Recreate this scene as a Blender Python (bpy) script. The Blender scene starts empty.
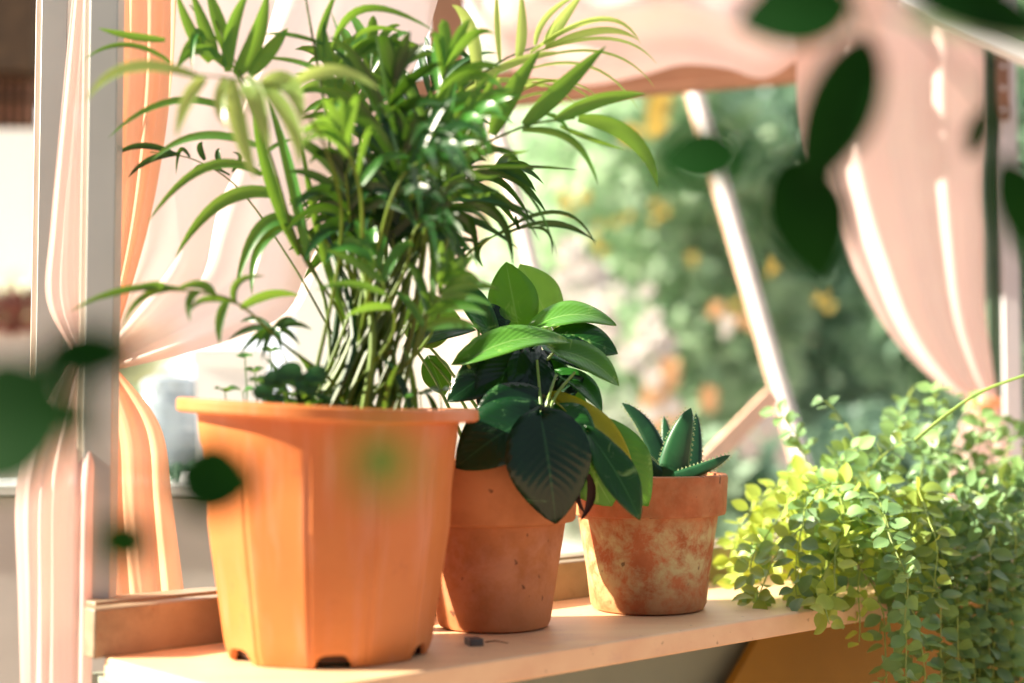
import bpy, math, random
from mathutils import Vector, Matrix, Quaternion
R = random.Random(7)
pi = math.pi
scene = bpy.context.scene
COL = scene.collection
# ------------------------------------------------------------------ camera
F = 1422.0; HOR = 412.0; H = 0.222; SZ = 0.80          # shelf top at 0.80 m
pitch = math.atan((HOR - 341.5) / F)
CAM = Vector((0, 0, SZ + H))
fw = Vector((0, math.cos(pitch), math.sin(pitch))); up = Vector((0, -math.sin(pitch), math.cos(pitch)))
def ray(px, py):
    return Vector((1, 0, 0)) * ((px - 512) / F) + up * ((341.5 - py) / F) + fw
def P(px, py, d):
    r = ray(px, py); return CAM + r * (d / r.y)
def G(px, py, z=SZ):
    r = ray(px, py); return CAM + r * ((z - CAM.z) / r.z)
cam = bpy.data.cameras.new('camera'); camo = bpy.data.objects.new('camera', cam); COL.objects.link(camo)
camo.location = CAM; camo.rotation_euler = (pi / 2 + pitch, 0, 0)
cam.lens = F * 36 / 1024; cam.sensor_width = 36; cam.clip_start = 0.02; cam.clip_end = 200
cam.dof.use_dof = True; cam.dof.focus_distance = 1.52; cam.dof.aperture_fstop = 2.0
scene.camera = camo
scene.view_settings.view_transform = 'Standard'
scene.view_settings.look = 'None'
scene.view_settings.exposure = 0.35
scene.cycles.max_bounces = 8
scene.cycles.sample_clamp_indirect = 6

# ------------------------------------------------------------------ mesh builder
ORG = {}
class MB:
    def __init__(s): s.v = []; s.f = []; s.uv = []
    def grid(s, rows, uvs=None, closed=False):
        """rows: list of equal-length lists of Vectors"""
        n = len(rows[0]); b = len(s.v); m = len(rows)
        for r in rows: s.v.extend(r)
        for i in range(m - 1):
            for j in range(n if closed else n - 1):
                k = (j + 1) % n
                s.f.append((b + i*n + j, b + i*n + k, b + (i+1)*n + k, b + (i+1)*n + j))
                u0 = j / max(1, n - 1); u1 = (j + 1) / max(1, n - 1)
                s.uv.append(((u0, i/(m-1)), (u1, i/(m-1)), (u1, (i+1)/(m-1)), (u0, (i+1)/(m-1))))
        return b
    def poly(s, pts):
        b = len(s.v); s.v.extend(pts); s.f.append(tuple(range(b, b + len(pts)))); s.uv.append(tuple((.5, .5) for _ in pts))
    def lathe(s, prof, n=48, c=Vector((0, 0, 0)), fn=None):
        rows = []
        for (r, z) in prof:
            row = []
            for k in range(n):
                a = 2*pi*k/n; rr = r
                p = Vector((rr*math.cos(a), rr*math.sin(a), z))
                if fn: p = fn(p, a, r, z)
                row.append(c + p)
            rows.append(row)
        s.grid(rows, closed=True)
    def box(s, c, ax, ay, az):
        """c centre, half-axis vectors"""
        c = Vector(c); b = len(s.v)
        for i in (-1, 1):
            for j in (-1, 1):
                for k in (-1, 1): s.v.append(c + ax*i + ay*j + az*k)
        for q in ((0,1,3,2),(4,6,7,5),(0,4,5,1),(2,3,7,6),(0,2,6,4),(1,5,7,3)):
            s.f.append(tuple(b + x for x in q)); s.uv.append(((0,0),(0,1),(1,1),(1,0)))
    def tube(s, pts, r0, r1=None, n=6):
        r1 = r0 if r1 is None else r1
        pts = [Vector(p) for p in pts]; rows = []
        ref = Vector((0.31, -0.9, 0.17))
        for i, p in enumerate(pts):
            t = (pts[min(i+1, len(pts)-1)] - pts[max(i-1, 0)]).normalized()
            a = t.cross(ref)
            if a.length < 1e-4: a = t.cross(Vector((0, 0, 1)))
            a.normalize(); b = t.cross(a); r = r0 + (r1 - r0) * i / max(1, len(pts)-1)
            rows.append([p + (a*math.cos(2*pi*k/n) + b*math.sin(2*pi*k/n))*r for k in range(n)])
        s.grid(rows, closed=True); s.poly(rows[0][::-1]); s.poly(rows[-1])
    def build(s, name, mat, parent=None, smooth=True, bevel=0, solid=0, subsurf=0, sharp=35):
        me = bpy.data.meshes.new(name)
        org = ORG[parent.name].copy() if parent is not None else None
        if org is None:
            if not s.v: raise ValueError(name)
            lo = [min(v[i] for v in s.v) for i in range(3)]; hi = [max(v[i] for v in s.v) for i in range(3)]
            org = Vector(((lo[0]+hi[0])/2, (lo[1]+hi[1])/2, lo[2]))
        me.from_pydata([tuple(v - org) for v in s.v], [], s.f)
        uv = me.uv_layers.new(name='UVMap'); fl = [c for q in s.uv for p in q for c in p]
        uv.data.foreach_set('uv', fl)
        me.materials.append(mat)
        if smooth: me.polygons.foreach_set('use_smooth', [True]*len(me.polygons))
        o = bpy.data.objects.new(name, me); COL.objects.link(o)
        ORG[o.name] = org.copy()
        if parent is not None: o.parent = parent
        else: o.location = org
        if bevel:
            m = o.modifiers.new('b', 'BEVEL'); m.width = bevel; m.segments = 2; m.limit_method = 'ANGLE'
        if solid:
            m = o.modifiers.new('s', 'SOLIDIFY'); m.thickness = solid; m.offset = 0
        if subsurf:
            m = o.modifiers.new('u', 'SUBSURF'); m.levels = subsurf; m.render_levels = subsurf
        if smooth and sharp and not subsurf:
            me.set_sharp_from_angle(angle=math.radians(sharp))
        return o
def tag(o, label=None, cat=None, group=None, kind=None):
    if label: o['label'] = label
    if cat: o['category'] = cat
    if group: o['group'] = group
    if kind: o['kind'] = kind
    return o
def empty(name, loc, label, cat, group=None):
    o = bpy.data.objects.new(name, None); COL.objects.link(o); o.location = Vector(loc); o.empty_display_size = .03
    ORG[o.name] = Vector(loc)
    return tag(o, label, cat, group)

# ------------------------------------------------------------------ materials
def sr(c):   # sRGB 0-255 -> linear
    return tuple((x/255/12.92 if x/255 <= .04045 else ((x/255+.055)/1.055)**2.4) for x in c) + (1,)
class NT:
    def __init__(s, name):
        s.m = bpy.data.materials.new(name); s.m.use_nodes = True; s.t = s.m.node_tree; s.t.nodes.clear()
        s.out = s.n('ShaderNodeOutputMaterial')
    def n(s, ty, **kw):
        x = s.t.nodes.new(ty)
        for k, v in kw.items():
            if k in x.inputs.keys() if isinstance(k, str) else False: x.inputs[k].default_value = v
            else: setattr(x, k, v)
        return x
    def l(s, a, b): s.t.links.new(a, b)
    def noise(s, scale, detail=4, rough=.55, coord='Object'):
        tc = s.n('ShaderNodeTexCoord'); nz = s.n('ShaderNodeTexNoise'); nz.inputs['Scale'].default_value = scale
        nz.inputs['Detail'].default_value = detail; nz.inputs['Roughness'].default_value = rough
        s.l(tc.outputs[coord], nz.inputs['Vector']); return nz
    def ramp(s, src, stops):
        r = s.n('ShaderNodeValToRGB'); e = r.color_ramp.elements
        while len(e) < len(stops): e.new(.5)
        for x, (p, c) in zip(e, stops): x.position = p; x.color = c
        s.l(src, r.inputs['Fac']); return r
    def mix(s, fac, a, b, blend='MIX'):
        m = s.n('ShaderNodeMix'); m.data_type = 'RGBA'; m.blend_type = blend
        for sock, val in ((m.inputs[0], fac), (m.inputs[6], a), (m.inputs[7], b)):
            if hasattr(val, 'links'): s.l(val, sock)
            else: sock.default_value = val
        return m.outputs[2]
def simple(name, c, rough=.6, var=.12, scale=12, spec=.5, metal=0, bump=0):
    t = NT(name); nz = t.noise(scale); c = sr(c)
    lo = tuple(x*(1-var) for x in c[:3]) + (1,); hi = tuple(min(1, x*(1+var)) for x in c[:3]) + (1,)
    r = t.ramp(nz.outputs['Fac'], [(.3, lo), (.7, hi)])
    p = t.n('ShaderNodeBsdfPrincipled'); t.l(r.outputs['Color'], p.inputs['Base Color'])
    p.inputs['Roughness'].default_value = rough; p.inputs['Metallic'].default_value = metal; p.inputs['Specular IOR Level'].default_value = spec
    if bump:
        b = t.n('ShaderNodeBump'); b.inputs['Strength'].default_value = bump; b.inputs['Distance'].default_value = .004
        t.l(nz.outputs['Fac'], b.inputs['Height']); t.l(b.outputs['Normal'], p.inputs['Normal'])
    t.l(p.outputs[0], t.out.inputs[0]); return t.m
def leafmat(name, c, trans, tf=.4, rough=.35, vary=.35, vein=None, varieg=None, spec=.5, scale=60):
    """green leaf: glossy principled + translucent; colour varies per object and along noise"""
    t = NT(name); oi = t.n('ShaderNodeObjectInfo')
    nz = t.noise(scale, 3); c = sr(c); tr = sr(trans)
    lo = tuple(x*(1-vary) for x in c[:3]) + (1,); hi = (min(1, c[0]*(1+vary*1.5)), min(1, c[1]*(1+vary)), c[2]*(1+vary*.4), 1)
    add = t.n('ShaderNodeMath'); add.operation = 'ADD'; t.l(nz.outputs['Fac'], add.inputs[0])
    sub = t.n('ShaderNodeMath'); sub.operation = 'MULTIPLY_ADD'; t.l(oi.outputs['Random'], sub.inputs[0]); sub.inputs[1].default_value = .5; sub.inputs[2].default_value = -.25
    t.l(sub.outputs[0], add.inputs[1])
    col = t.ramp(add.outputs[0], [(.28, lo), (.75, hi)]).outputs['Color']
    uvn = t.n('ShaderNodeUVMap'); sep = t.n('ShaderNodeSeparateXYZ'); t.l(uvn.outputs[0], sep.inputs[0])
    if varieg:
        nv = t.noise(18, 6, .7); nv.inputs['Distortion'].default_value = 1.2
        rv = t.ramp(nv.outputs['Fac'], [(.585, (0,0,0,1)), (.67, (1,1,1,1))])
        col = t.mix(rv.outputs['Color'], col, sr(varieg))
    if vein:   # lighter midrib at u=.5
        s1 = t.n('ShaderNodeMath'); s1.operation = 'SUBTRACT'; t.l(sep.outputs[0], s1.inputs[0]); s1.inputs[1].default_value = .5
        s2 = t.n('ShaderNodeMath'); s2.operation = 'ABSOLUTE'; t.l(s1.outputs[0], s2.inputs[0])
        rv = t.ramp(s2.outputs[0], [(.0, (.7,.7,.7,1)), (.03, (0,0,0,1))])
        col = t.mix(rv.outputs['Color'], col, sr(vein))
    p = t.n('ShaderNodeBsdfPrincipled'); t.l(col, p.inputs['Base Color']); p.inputs['Roughness'].default_value = rough
    p.inputs['Specular IOR Level'].default_value = spec
    if vein:   # lateral veins as gentle bump
        ax = t.n('ShaderNodeMath'); ax.operation = 'MULTIPLY_ADD'; t.l(s2.outputs[0], ax.inputs[0]); ax.inputs[1].default_value = -.6; t.l(sep.outputs[1], ax.inputs[2])
        m2 = t.n('ShaderNodeMath'); m2.operation = 'MULTIPLY'; t.l(ax.outputs[0], m2.inputs[0]); m2.inputs[1].default_value = 75
        m3 = t.n('ShaderNodeMath'); m3.operation = 'SINE'; t.l(m2.outputs[0], m3.inputs[0])
        b = t.n('ShaderNodeBump'); b.inputs['Strength'].default_value = .10; b.inputs['Distance'].default_value = .002
        t.l(m3.outputs[0], b.inputs['Height']); t.l(b.outputs[0], p.inputs['Normal'])
    tl = t.n('ShaderNodeBsdfTranslucent'); t.l(t.mix(.72, col, tr), tl.inputs['Color'])
    mx = t.n('ShaderNodeMixShader'); mx.inputs[0].default_value = tf
    p.inputs['Specular IOR Level'].default_value = spec
    t.l(p.outputs[0], mx.inputs[1]); t.l(tl.outputs[0], mx.inputs[2]); t.l(mx.outputs[0], t.out.inputs[0])
    return t.m
def clothmat(name, c, trans, tf=.5, sheer=.0):
    t = NT(name); nz = t.noise(3, 3); c = sr(c)
    d = t.n('ShaderNodeBsdfDiffuse'); r = t.ramp(nz.outputs['Fac'], [(.35, tuple(x*.93 for x in c[:3])+(1,)), (.65, c)])
    t.l(r.outputs['Color'], d.inputs['Color'])
    tl = t.n('ShaderNodeBsdfTranslucent'); tl.inputs['Color'].default_value = sr(trans)
    mx = t.n('ShaderNodeMixShader'); mx.inputs[0].default_value = tf; t.l(d.outputs[0], mx.inputs[1]); t.l(tl.outputs[0], mx.inputs[2])
    tp = t.n('ShaderNodeBsdfTransparent'); m2 = t.n('ShaderNodeMixShader'); m2.inputs[0].default_value = sheer
    t.l(mx.outputs[0], m2.inputs[1]); t.l(tp.outputs[0], m2.inputs[2]); t.l(m2.outputs[0], t.out.inputs[0]); return t.m
def potmat(name, base, dark, stain, stain_amt, rough=.75, sc=14, spots=True):
    t = NT(name); n1 = t.noise(sc, 5, .6); n2 = t.noise(sc*1.7, 8, .7); n2.inputs['Distortion'].default_value = .25; n3 = t.noise(160, 2)
    c = t.ramp(n1.outputs['Fac'], [(.32, sr(dark)), (.62, sr(base))]).outputs['Color']
    tc = t.n('ShaderNodeTexCoord'); sep = t.n('ShaderNodeSeparateXYZ'); t.l(tc.outputs['Object'], sep.inputs[0])
    st = t.ramp(n2.outputs['Fac'], [(.42, (0,0,0,1)), (.60, (stain_amt,)*3 + (1,))])
    zr = t.n('ShaderNodeMapRange'); t.l(sep.outputs[2], zr.inputs[0]); zr.inputs[1].default_value = .012; zr.inputs[2].default_value = .05; zr.inputs[3].default_value = .35; zr.inputs[4].default_value = 1
    zt = t.n('ShaderNodeMapRange'); t.l(sep.outputs[2], zt.inputs[0]); zt.inputs[1].default_value = .085; zt.inputs[2].default_value = .112; zt.inputs[3].default_value = 1; zt.inputs[4].default_value = .12
    mm = t.n('ShaderNodeMath'); mm.operation = 'MULTIPLY'; t.l(zr.outputs[0], mm.inputs[0]); t.l(zt.outputs[0], mm.inputs[1])
    mm2 = t.n('ShaderNodeMath'); mm2.operation = 'MULTIPLY'; t.l(mm.outputs[0], mm2.inputs[0]); t.l(st.outputs['Color'], mm2.inputs[1])
    c = t.mix(mm2.outputs[0], c, sr(stain))
    if spots:
        n4 = t.noise(75, 2, .4); sp = t.ramp(n4.outputs['Fac'], [(.70, (0,0,0,1)), (.74, (.7,.7,.7,1))])
        c = t.mix(sp.outputs['Color'], c, sr((70, 40, 28)))
    p = t.n('ShaderNodeBsdfPrincipled'); t.l(c, p.inputs['Base Color']); p.inputs['Roughness'].default_value = rough
    p.inputs['Specular IOR Level'].default_value = .35
    b = t.n('ShaderNodeBump'); b.inputs['Strength'].default_value = .25; b.inputs['Distance'].default_value = .001
    t.l(n3.outputs['Fac'], b.inputs['Height']); t.l(b.outputs[0], p.inputs['Normal'])
    t.l(p.outputs[0], t.out.inputs[0]); return t.m

M = {}
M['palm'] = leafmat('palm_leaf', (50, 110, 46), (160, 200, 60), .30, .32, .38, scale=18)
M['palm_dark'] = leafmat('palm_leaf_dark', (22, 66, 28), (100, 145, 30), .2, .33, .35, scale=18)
M['palm_pale'] = leafmat('palm_leaf_pale', (135, 170, 95), (215, 230, 120), .35, .28, .25, scale=18)
M['palm_stem'] = leafmat('palm_stem', (84, 116, 36), (190, 190, 40), .18, .4, .45, scale=14)
M['pothos'] = leafmat('pothos_leaf', (34, 92, 34), (125, 190, 45), .30, .26, .35, vein=(80, 140, 70), varieg=(150, 190, 110), scale=25)
M['pothos_light'] = leafmat('pothos_leaf_light', (88, 150, 62), (180, 220, 80), .42, .3, .25, vein=(160, 200, 120), varieg=(180, 210, 120), scale=25)
M['pothos_pale'] = leafmat('pothos_leaf_pale', (132, 184, 96), (200, 230, 110), .45, .3, .2, vein=(180, 210, 140), varieg=(200, 220, 150), scale=25)
M['pothos_dark'] = leafmat('pothos_leaf_dark', (14, 52, 28), (50, 110, 30), .14, .27, .3, vein=(46, 92, 54), varieg=(90, 140, 85), scale=25)
M['pothos_yellow'] = leafmat('pothos_leaf_yellow', (150, 160, 30), (220, 200, 50), .4, .35, .35, scale=50)
M['petiole'] = leafmat('pothos_petiole', (140, 175, 90), (200, 220, 100), .2, .35, .2)
M['aloe'] = leafmat('aloe_skin', (28, 78, 48), (60, 110, 50), .06, .38, .35, scale=60)
M['tooth'] = simple('aloe_teeth', (190, 205, 150), .5)
M['trail'] = leafmat('trailing_leaf', (116, 158, 108), (195, 215, 80), .30, .42, .35, scale=22)
M['trail_sunlit'] = leafmat('trailing_leaf_sunlit', (150, 180, 88), (222, 226, 80), .42, .42, .3, scale=22)  # yellower copy for the left vines; sunlight is put into the colour
M['trail_stem'] = leafmat('trailing_stem', (150, 175, 90), (210, 220, 90), .2, .45, .2)
M['bush'] = leafmat('garden_leaf', (168, 202, 186), (195, 222, 196), .45, .6, .5, scale=3)  # garden greens paled: bright haze is put into these leaf colours
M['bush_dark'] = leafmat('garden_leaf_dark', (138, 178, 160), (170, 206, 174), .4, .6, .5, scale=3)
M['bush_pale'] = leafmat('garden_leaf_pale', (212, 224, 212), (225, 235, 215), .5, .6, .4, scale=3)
M['near'] = leafmat('vine_leaf', (12, 46, 14), (30, 80, 12), .10, .7, .2, scale=30, spec=.05)
M['near_edge'] = leafmat('vine_leaf_pale', (150, 180, 150), (180, 210, 150), .2, .5, .2, scale=30)
M['bark'] = simple('bark', (120, 100, 84), .9, .3)
M['cloth'] = clothmat('peach_sheer_cloth', (254, 238, 230), (255, 230, 220), .50, .10)
M['cloth_o'] = clothmat('orange_peach_cloth', (250, 200, 168), (255, 200, 160), .5, .03)  # deeper copy of the peach cloth; left fold's different light in the colour
M['cloth_r'] = clothmat('pink_peach_cloth', (252, 226, 220), (255, 222, 210), .48, .05)
M['tie'] = simple('tie_cloth', (120, 120, 70), .8)
M['alu'] = simple('painted_aluminium', (176, 180, 176), .42, .08, 6, metal=.15)
M['alu_lit'] = simple('lit_aluminium_edge', (222, 208, 190), .45, .1, 8)  # paler peach tone: light on the posts' left edges put in colour
M['alu_l'] = simple('pale_painted_metal', (225, 224, 228), .5, .05, 6)
M['dkgreen'] = simple('dark_green_paint', (64, 88, 66), .5, .1)
M['plate'] = simple('brown_plate', (150, 112, 88), .6, .15, 20)
M['beam'] = simple('brown_timber', (150, 114, 90), .7, .2, 5)
M['white'] = simple('white_paint', (245, 244, 242), .6, .03)
M['whitewall'] = simple('whitewashed_wall', (252, 250, 248), .9, .02)
M['greywall'] = simple('grey_paint', (186, 182, 178), .8, .06)
M['greenwall'] = simple('grey_green_paint', (140, 152, 136), .8, .08, 5)
M['ochre'] = simple('ochre_board', (156, 118, 34), .8, .1, 6)
M['ochre'].name = 'ochre_board'
M['soil'] = simple('potting_soil', (58, 40, 28), .95, .4, 120, bump=.6)
M['ground'] = simple('sandy_ground', (178, 148, 128), .95, .18, 1.4)
M['path'] = simple('pale_path', (222, 214, 210), .9, .05, 2)
M['brick'] = simple('red_brown_flowerbed', (140, 88, 76), .9, .3, 20)
M['roof'] = simple('dark_thatch', (78, 62, 44), .9, .4, 14)
M['mesh'] = simple('peach_screen', (232, 176, 146), .8, .1)
M['glint_w'] = simple('white_glints', (255, 253, 248), .7, .02)  # bright colours for the added highlight clusters
M['glint_o'] = simple('apricot_glints', (250, 212, 165), .7, .1)
M['glint_y'] = simple('yellow_glints', (250, 226, 130), .7, .1)
M['trough'] = simple('cream_plastic', (235, 222, 196), .5, .05)
M['brown_dead'] = simple('dry_leaf', (60, 36, 30), .8, .3, 60)
M['metal_dark'] = simple('grey_metal', (96, 92, 88), .45, .2, 80, metal=.5)
M['twig'] = simple('dry_twig', (120, 80, 50), .9, .2)
M['peachwood'] = simple('peach_painted_wood', (238, 196, 168), .7, .1)
M['ceramic_mid'] = potmat('terracotta_clay', (198, 128, 78), (168, 102, 58), (226, 168, 140), .25)
M['ceramic_small'] = potmat('weathered_terracotta', (194, 118, 74), (158, 92, 52), (196, 184, 132), 1.0, sc=22)
# big plastic pot
t = NT('terracotta_plastic'); n1 = t.noise(7, 5); n2 = t.noise(24, 8, .7)
c = t.ramp(n1.outputs['Fac'], [(.3, sr((196, 108, 52))), (.7, sr((214, 132, 68)))]).outputs['Color']
tc = t.n('ShaderNodeTexCoord'); mp = t.n('ShaderNodeMapping'); mp.inputs['Scale'].default_value = (60, 60, 3); t.l(tc.outputs['Object'], mp.inputs[0])
nv = t.n('ShaderNodeTexNoise'); t.l(mp.outputs[0], nv.inputs['Vector']); nv.inputs['Scale'].default_value = 1.0; nv.inputs['Detail'].default_value = 4
st = t.ramp(nv.outputs['Fac'], [(.52, (0,0,0,1)), (.7, (.45,.45,.45,1))])
c = t.mix(st.outputs['Color'], c, sr((214, 144, 112)))
dt = t.ramp(n2.outputs['Fac'], [(.62, (0,0,0,1)), (.72, (.5,.5,.5,1))]); c = t.mix(dt.outputs['Color'], c, sr((150, 84, 56)))
p = t.n('ShaderNodeBsdfPrincipled'); t.l(c, p.inputs['Base Color']); p.inputs['Roughness'].default_value = .42
p.inputs['Subsurface Weight'].default_value = .0; p.inputs['Subsurface Radius'].default_value = (.02, .008, .003); p.inputs['Subsurface Scale'].default_value = .5
t.l(p.outputs[0], t.out.inputs[0]); M['plastic'] = t.m
# shelf board
def boardmat(name, a, b, worn, axis):
    t = NT(name); tc = t.n('ShaderNodeTexCoord'); mp = t.n('ShaderNodeMapping'); mp.inputs['Rotation'].default_value = (0, 0, -axis); mp.inputs['Scale'].default_value = (2.2, 16, 16)
    t.l(tc.outputs['Object'], mp.inputs[0]); nz = t.n('ShaderNodeTexNoise'); nz.inputs['Scale'].default_value = 2; nz.inputs['Detail'].default_value = 6
    t.l(mp.outputs[0], nz.inputs['Vector'])
    c = t.ramp(nz.outputs['Fac'], [(.35, sr(a)), (.65, sr(b))]).outputs['Color']
    n2 = t.noise(9, 7, .7); w = t.ramp(n2.outputs['Fac'], [(.54, (0,0,0,1)), (.68, (.75,.75,.75,1))]); c = t.mix(w.outputs['Color'], c, sr(worn))
    n3 = t.noise(90, 3, .5); w = t.ramp(n3.outputs['Fac'], [(.68, (0,0,0,1)), (.74, (.5,.5,.5,1))]); c = t.mix(w.outputs['Color'], c, sr((130, 82, 56)))
    p = t.n('ShaderNodeBsdfPrincipled'); t.l(c, p.inputs['Base Color']); p.inputs['Roughness'].default_value = .5
    t.l(p.outputs[0], t.out.inputs[0]); return t.m
# translucent jar
t = NT('translucent_plastic'); p = t.n('ShaderNodeBsdfPrincipled'); p.inputs['Base Color'].default_value = sr((190, 205, 214)); p.inputs['Roughness'].default_value = .25
p.inputs['Transmission Weight'].default_value = .45; t.l(p.outputs[0], t.out.inputs[0]); M['jar'] = t.m

# ------------------------------------------------------------------ shelf frame
FL = G(253, 698); RF = G(879, 599.5)
u = (RF - FL); u.z = 0; u.normalize(); v = Vector((-u.y, u.x, 0)); ez = Vector((0, 0, 1))
AX = math.atan2(u.y, u.x)
DEPTH = (G(97, 658) - FL).dot(v); LEN = 1.62
M['board'] = boardmat('painted_shelf_wood', (238, 200, 156), (230, 186, 144), (214, 168, 140), AX)
M['sill'] = boardmat('aged_sill_wood', (158, 140, 114), (138, 122, 98), (110, 90, 70), AX)
def S(a, b, z=0): return FL + u*a + v*b + ez*z
mb = MB(); mb.box(S(LEN/2, DEPTH/2, -.0115), u*(LEN/2), v*(DEPTH/2), ez*.0115)
tag(mb.build('wooden_shelf', M['board'], bevel=.002), 'long peach-painted wooden shelf board that the potted plants stand on', 'shelf')
mb = MB(); mb.box(S(LEN/2 - .01, DEPTH + .011, .0215), u*(LEN/2), v*.011, ez*.0225)
tag(mb.build('trim_1', M['sill'], bevel=.002), kind='structure')
mb = MB(); mb.box(S(LEN/2 - .01, DEPTH + .040, .043), u*(LEN/2 - .012), v*.017, ez*.004)
tag(mb.build('trim_2', M['sill'], bevel=.0015), kind='structure')
mb = MB(); mb.box(S(LEN/2, DEPTH + .03, -.413), u*(LEN/2 - .012), v*.025, ez*.39)
tag(mb.build('wall_back', M['greenwall'], smooth=False), kind='structure')
# ochre board under the shelf (leaning against the low wall)
A = S(.93, DEPTH + .0, 0); 
mb = MB(); tdir = (u*.0 + ez*1).normalized()
mb.v = []; q = [S(.50, DEPTH*.55, -.80), S(1.60, DEPTH*.55, -.80), S(1.60, DEPTH*.93, -.030), S(.985, DEPTH*.93, -.030), S(.80, DEPTH*.86, -.18)]
off = v*.012
b0 = len(mb.v); mb.v += q + [x + off for x in q]
mb.f = [(0,1,2,3,4), (9,8,7,6,5), (0,5,6,1), (1,6,7,2), (2,7,8,3), (3,8,9,4), (4,9,5,0)]; mb.uv = [tuple((.5,.5) for _ in f) for f in mb.f]
tag(mb.build('wooden_board', M['ochre'], smooth=False), 'ochre yellow board leaning in the shade under the right half of the shelf', 'board')
# ground
mb = MB(); mb.poly([Vector((-60, -3, 0)), Vector((60, -3, 0)), Vector((60, 90, 0)), Vector((-60, 90, 0))])
tag(mb.build('ground', M['ground'], smooth=False), kind='structure')
mb = MB(); mb.box(Vector((0, 8.6, .02)), Vector((30, 0, 0)), Vector((0, 1.6, 0)), ez*.02)
tag(mb.build('path', M['path'], smooth=False), kind='structure')

# ------------------------------------------------------------------ leaf primitives
def bez(a, b, c, t): return a*(1-t)**2 + b*(2*t*(1-t)) + c*t*t
VIEW = lambda p: (CAM - p).normalized()
def blade(mb, a, b, c, w, roll=0.0, n=9, fold=.25, prof=None, sidehint=None):
    """ribbon leaflet through a (base), b (mid point on curve), c (tip)"""
    ctrl = b*2 - (a + c)*.5
    rows = []
    for i in range(n + 1):
        t = i / n; p = bez(a, ctrl, c, t)
        T = ((ctrl - a)*(1-t) + (c - ctrl)*t)
        if T.length < 1e-6: T = c - a
        T = T.normalized()
        hint = sidehint if sidehint is not None else VIEW(p)
        s = T.cross(hint)
        if s.length < 1e-4: s = T.cross(ez)
        s.normalize(); nn = s.cross(T)
        if roll:
            qn = Quaternion(T, roll); s = qn @ s; nn = qn @ nn
        ww = (prof(t) if prof else (max(0.0, math.sin(pi * min(1, t*.93+.07)**.8))**.75)) * w * .5
        if t > .999: ww = w*.01
        k = fold * ww
        rows.append([p - s*ww + nn*k, p - s*ww*.5 + nn*k*.35, p, p + s*ww*.5 + nn*k*.35, p + s*ww + nn*k])
    mb.grid(rows)
def hleaf(mb, a, c, nrm, w, bend=.12, fold=.18, n=10, lobe=.14, tipbend=0, wave=0, ph=0, peak=.42):
    """heart/ovate leaf from a (petiole attachment) to c (tip), face towards nrm"""
    ax = c - a; L = ax.length; ax = ax / L
    s = ax.cross(nrm); s.normalize(); nn = s.cross(ax).normalized()
    if nn.dot(nrm) < 0: nn = -nn
    rows = []
    for i in range(n + 1):
        t = i / n
        e = t ** (math.log(.5) / math.log(peak))
        wf = math.sin(pi * e) ** .8 if 0 < t < 1 else 0
        if t < .25: wf = max(wf, math.sqrt(max(0, t/.25))*.78) if lobe else wf
        ww = w*.5*wf + (w*.01)
        row = []
        cen = a + ax*(L*t) + nn*(bend*L*(4*t*(1-t)) - tipbend*L*t*t)
        for k in (-1, -.66, -.33, 0, .33, .66, 1):
            off = s*(ww*k) + nn*(fold*ww*abs(k)**1.5) + nn*(wave*w*math.sin(ph + t*9 + k*2)*abs(k))
            off -= ax*(L*lobe*abs(k)**1.4*max(0, 1 - t*2.6))
            row.append(cen + off)
        rows.append(row)
    mb.grid(rows)

# ------------------------------------------------------------------ POTTED PALM (big plastic pot)
PB = G(328, 652); PB.z = SZ
palm = empty('potted_palm', PB, 'feathery green parlour palm in a large orange faceted plastic pot', 'potted plant')
BH = .229
HOLES = [math.radians(x) for x in (-80, -140, -20, 40, 100, 160)]
def pbig(p, a, r, z):
    # 12 flat facets below the round band, slight warp of the rim
    s = max(0, min(1, (.190 - z) / .006))
    if z > .0 and r > .05:
        ph = (a + pi/2 + math.radians(1.5)) % (pi/6) - pi/12
        poly = math.cos(pi/12) / math.cos(ph)
        k = 1 - s + s*(poly*1.006)
        groove = 1 - s*.020*math.exp(-((abs(ph) - pi/12)/.02)**2)
        p.x *= k*groove; p.y *= k*groove
    for h in HOLES:
        d = abs((a - h + pi) % (2*pi) - pi)
        if d < .17 and r > .08: p.z = max(p.z, .0125*(1 - (d/.17)**4)**.5 * (1 if z < .05 else 0))
    p.z += -p.x*.040*(z/BH)**2 + (.0015*math.sin(a*2+1) if z > .2 else 0)
    return p
body = [(.088, .0), (.093, .0015), (.0950, .006), (.0965, .011), (.0972, .0135), (.0985, .022), (.1135, .12), (.1145, .150), (.1182, .186), (.1185, .194), (.1208, .214), (.1225, .2165),
        (.1375, .2165), (.1395, .2185), (.1395, .2265), (.138, .2285), (.135, .229), (.1215, .2275), (.118, .215), (.112, .19)]
mb = MB(); mb.lathe(body, 192, PB, pbig)
pot = mb.build('pot', M['plastic'], palm, sharp=12)
tag(pot, label='orange plastic pot with flat panels and a wide rim')
# finer foot profile so the arch reads
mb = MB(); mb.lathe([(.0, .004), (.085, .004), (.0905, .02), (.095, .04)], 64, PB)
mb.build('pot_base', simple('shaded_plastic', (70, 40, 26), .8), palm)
mb = MB(); mb.lathe([(.0, .205), (.05, .208), (.09, .203), (.119, .2)], 40, PB); mb.build('soil', M['soil'], palm)
TOPZ = SZ + .206
def pp(px, py, dd=0): return P(px, py, PB.y + dd)

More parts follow.
